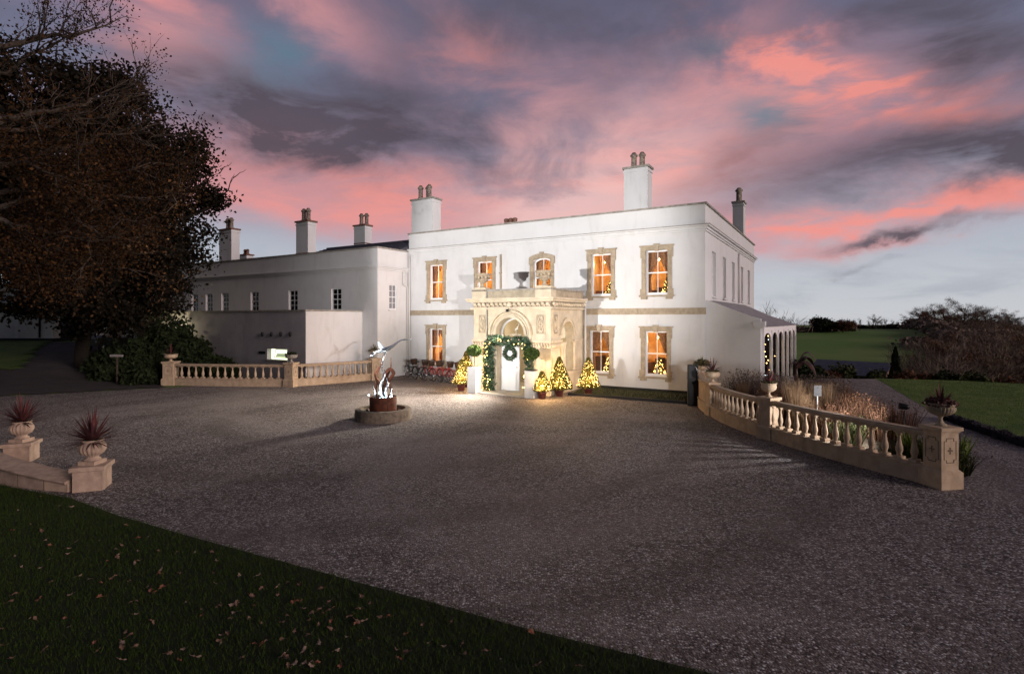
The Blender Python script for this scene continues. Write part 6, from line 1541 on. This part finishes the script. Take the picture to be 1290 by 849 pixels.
# hedges on the hill
def hedge(label, P, h, w, mt, n, size, seed, group=None):
    g = np.random.default_rng(seed); pts = [Vector((*p.xy, zt(p.x, p.y))) for p in P]; L = [0]
    for i in range(len(pts)-1): L.append(L[-1]+(pts[i+1]-pts[i]).length)
    s_ = g.uniform(0, L[-1], n); A_ = np.array([list(p) for p in pts]); x = np.interp(s_, L, A_[:, 0]); y = np.interp(s_, L, A_[:, 1]); z = np.interp(s_, L, A_[:, 2])
    hh = h*(.8+.25*np.sin(s_*.21+seed)+.12*np.sin(s_*.9)); c_ = np.stack([x+g.normal(0, w*.4, n), y+g.normal(0, w*.4, n), z+hh*g.uniform(0, 1, n)**.7], 1)
    return tag(np_mesh('field_hedge', quads_at(c_, size, g, 1.4), 4, mt), label, 'hedge', group)
hedge('long dark hedge along the skyline above the green field', [pxw(px, 240) for px in range(1040, 1185, 12)], 2.6, 2.5, CONIF, 9000, .9, 1)
hedge('dark hedge running from the veranda to the rounded evergreen tree', [pxw(px, 195) for px in range(975, 1082, 12)], 2.0, 2.5, DULLG, 6000, .9, 2)
hedge('hedge running down the right side of the green field', [pxw(1145, 235), pxw(1165, 200), pxw(1185, 165), pxw(1205, 140), pxw(1235, 120)], 4.0, 4, TWIG, 9000, .9, 3)
hedge('brown thicket behind the conifer on the valley floor', [pxw(px, 88) for px in range(1128, 1300, 10)], 2.8, 4, TWIG, 9000, .5, 4)
hedge('tangled winter thicket along the ridge of the right hand wood', [pxw(px, 212) for px in range(1160, 1330, 12)], 3.4, 6, TWIG, 12000, .8, 9)
hedge('undergrowth below the right hand wood', [pxw(px, 140) for px in range(1170, 1330, 12)], 3.5, 8, TWIG, 9000, .7, 5)
hedge('low brown scrub left of the long barn roof', [pxw(px, 60) for px in range(985, 1035, 8)], 3.6, 3, TWIGR, 7000, .35, 6)
# barn
p0, p1 = pxw(1020, 92), pxw(1112, 84); bn = empty('long_barn', (*p0.xy, zt(p0.x, p0.y)), math.atan2(p1.y-p0.y, p1.x-p0.x), 'long low barn with slate grey roof on the valley floor', 'building')
L = (p1-p0).length; zb = zt(p0.x, p0.y); rz = CH-(457-HY)*90/F-zb+.25; ez_ = CH-(473-HY)*86/F-zb
BRN = mat('barn_wall', (.10, .07, .06), .9)
MB().box(0, L, 0, 8, -1, ez_-.02).build('wall', BRN, bn)
m = MB(); m.add([(-.3, -.6, ez_), (L+.3, -.6, ez_), (L+.3, 8.6, ez_), (-.3, 8.6, ez_), (-.3, 4, rz), (L+.3, 4, rz)], [(0, 1, 5, 4), (2, 3, 4, 5), (0, 4, 3), (1, 2, 5)]); m.build('roof', mat('barn_slate', (.10, .10, .14), .7, (1.5, (.07, .07, .10))), bn)
m = MB()
for k in range(6): m.box(1+k*L/6.5, 1.9+k*L/6.5, -.05, -.002, ez_-1.4, ez_-.3)
m.build('window', ROOMD, bn)
MB().add([(L+.32, 0, ez_), (L+.32, 8, ez_), (L+.32, 4, rz-.1)], [(0, 1, 2)]).build('gable', mat('gable_brick', (.30, .16, .10), .9), bn)
# bushes along the lawn edge
for i, (px, D_, top, r, mt, lb) in enumerate([(1063, 31.5, 461, .9, HEDG, 'rounded olive bush at the far lawn edge in front of the long barn'), (1104, 30.5, 467, .6, HEDG, 'small yellow green bush at the lawn edge below the right end of the barn'), (1150, 30, 470, 1.3, TWIGR, 'low russet twiggy bush between conifer and evergreen bushes'),
        (1192, 29.5, 470, 1.05, LAUREL, 'dark green rounded bush on the far lawn edge, left of the yellow green one'), (1226, 29, 472, 1.15, HEDG, 'yellow green rounded bush on the far lawn edge'), (1268, 29, 478, .9, TWIGR, 'low brown bush at the right end of the far lawn edge'), (1020, 29, 462, 1.0, LAUREL, 'dark leafy shrub at the foot of the veranda'), (1002, 27.8, 458, .9, LAUREL, 'dark shrub against the last veranda posts'), (1040, 31, 468, .8, TWIGR, 'low brown bush left of the olive bush at the lawn edge')]):
    x = (px-CX)/F*D_; zb = zt(x, D_); h = CH-(top-HY)*D_/F-zb; bush('garden_bush', x, D_, r, r*.8, h/1.1, int(4200*r), .10, mt, lb, 'bushes along the far lawn edge', 120+i, 'bush')
p = pxw(1003, 26.9); o = empty('banana_plant', (p.x, p.y, 0), 0, 'big drooping dark red banana leaf plant beside the last veranda posts', 'plant')
BAN = mat('banana_leaf', (.10, .045, .035), .45, (6, (.055, .03, .025)), spec=.5)
for k, (a, e, L) in enumerate(((.3, .9, 1.3), (2.6, 1.0, 1.2), (-1.3, .7, 1.2), (1.2, .6, 1.1), (-.4, 1.2, 1.4))):
    m = MB(); vs = []; n = 9
    for i in range(n):
        t = i/(n-1); r = L*(t*math.cos(e)+.25*t*t); z = .6+L*(math.sin(e)*t*1.5-1.1*t*t*t); w = .20*math.sin(math.pi*min(1, t*.93+.05))**.7
        cx_, cy_ = r*math.cos(a), r*math.sin(a); vs += [(cx_-math.sin(a)*w, cy_+math.cos(a)*w, z-.05), (cx_, cy_, z+.03), (cx_+math.sin(a)*w, cy_-math.cos(a)*w, z-.05)]
    m.add(vs, [(3*i+j, 3*i+j+1, 3*i+4+j, 3*i+3+j) for i in range(n-1) for j in (0, 1)], True); m.build('leaf', BAN, o)
MB().tube([(0, 0, 0), (0, 0, .7)], [.10, .06], 8).build('stem', BAN, o)
# rough stones along the lawn edge
m = MB(); q = random.Random(31)
for k in range(46):
    t = k/45; p = pxw(1135+t*190, 28.6-t*1.2); m.ball((p.x+q.uniform(-.1, .1), p.y+q.uniform(-.1, .1), zt(p.x, p.y)+.04), q.uniform(.08, .2), 6, 4, (1.6, 1, .6))
tag(m.build('stone_edging', mat('edge_stone', (.22, .18, .16), .9, (3, (.12, .10, .09)))), 'broken line of rough pale stones along the far edge of the right lawn', 'stone edging')
V = blades(120000, (11.5, 32), (8, 28), [(18.4, 27.7), (18.2, 26.8), (14.9, 19.8), (13.6, 16.5), (12.7, 13.2), (12.4, 9), (32, 8), (30, 18), (26.5, 24.0), (22, 27.0)], .02, .045, .008, .008)
tag(np_mesh('lawn_grass', V, 3, leafmat('bright_blade', [(.08, .15, .018), (.12, .20, .026), (.06, .115, .014), (.15, .20, .045)], .7)), 'short green grass of the right hand lawn', 'grass', kind='stuff')
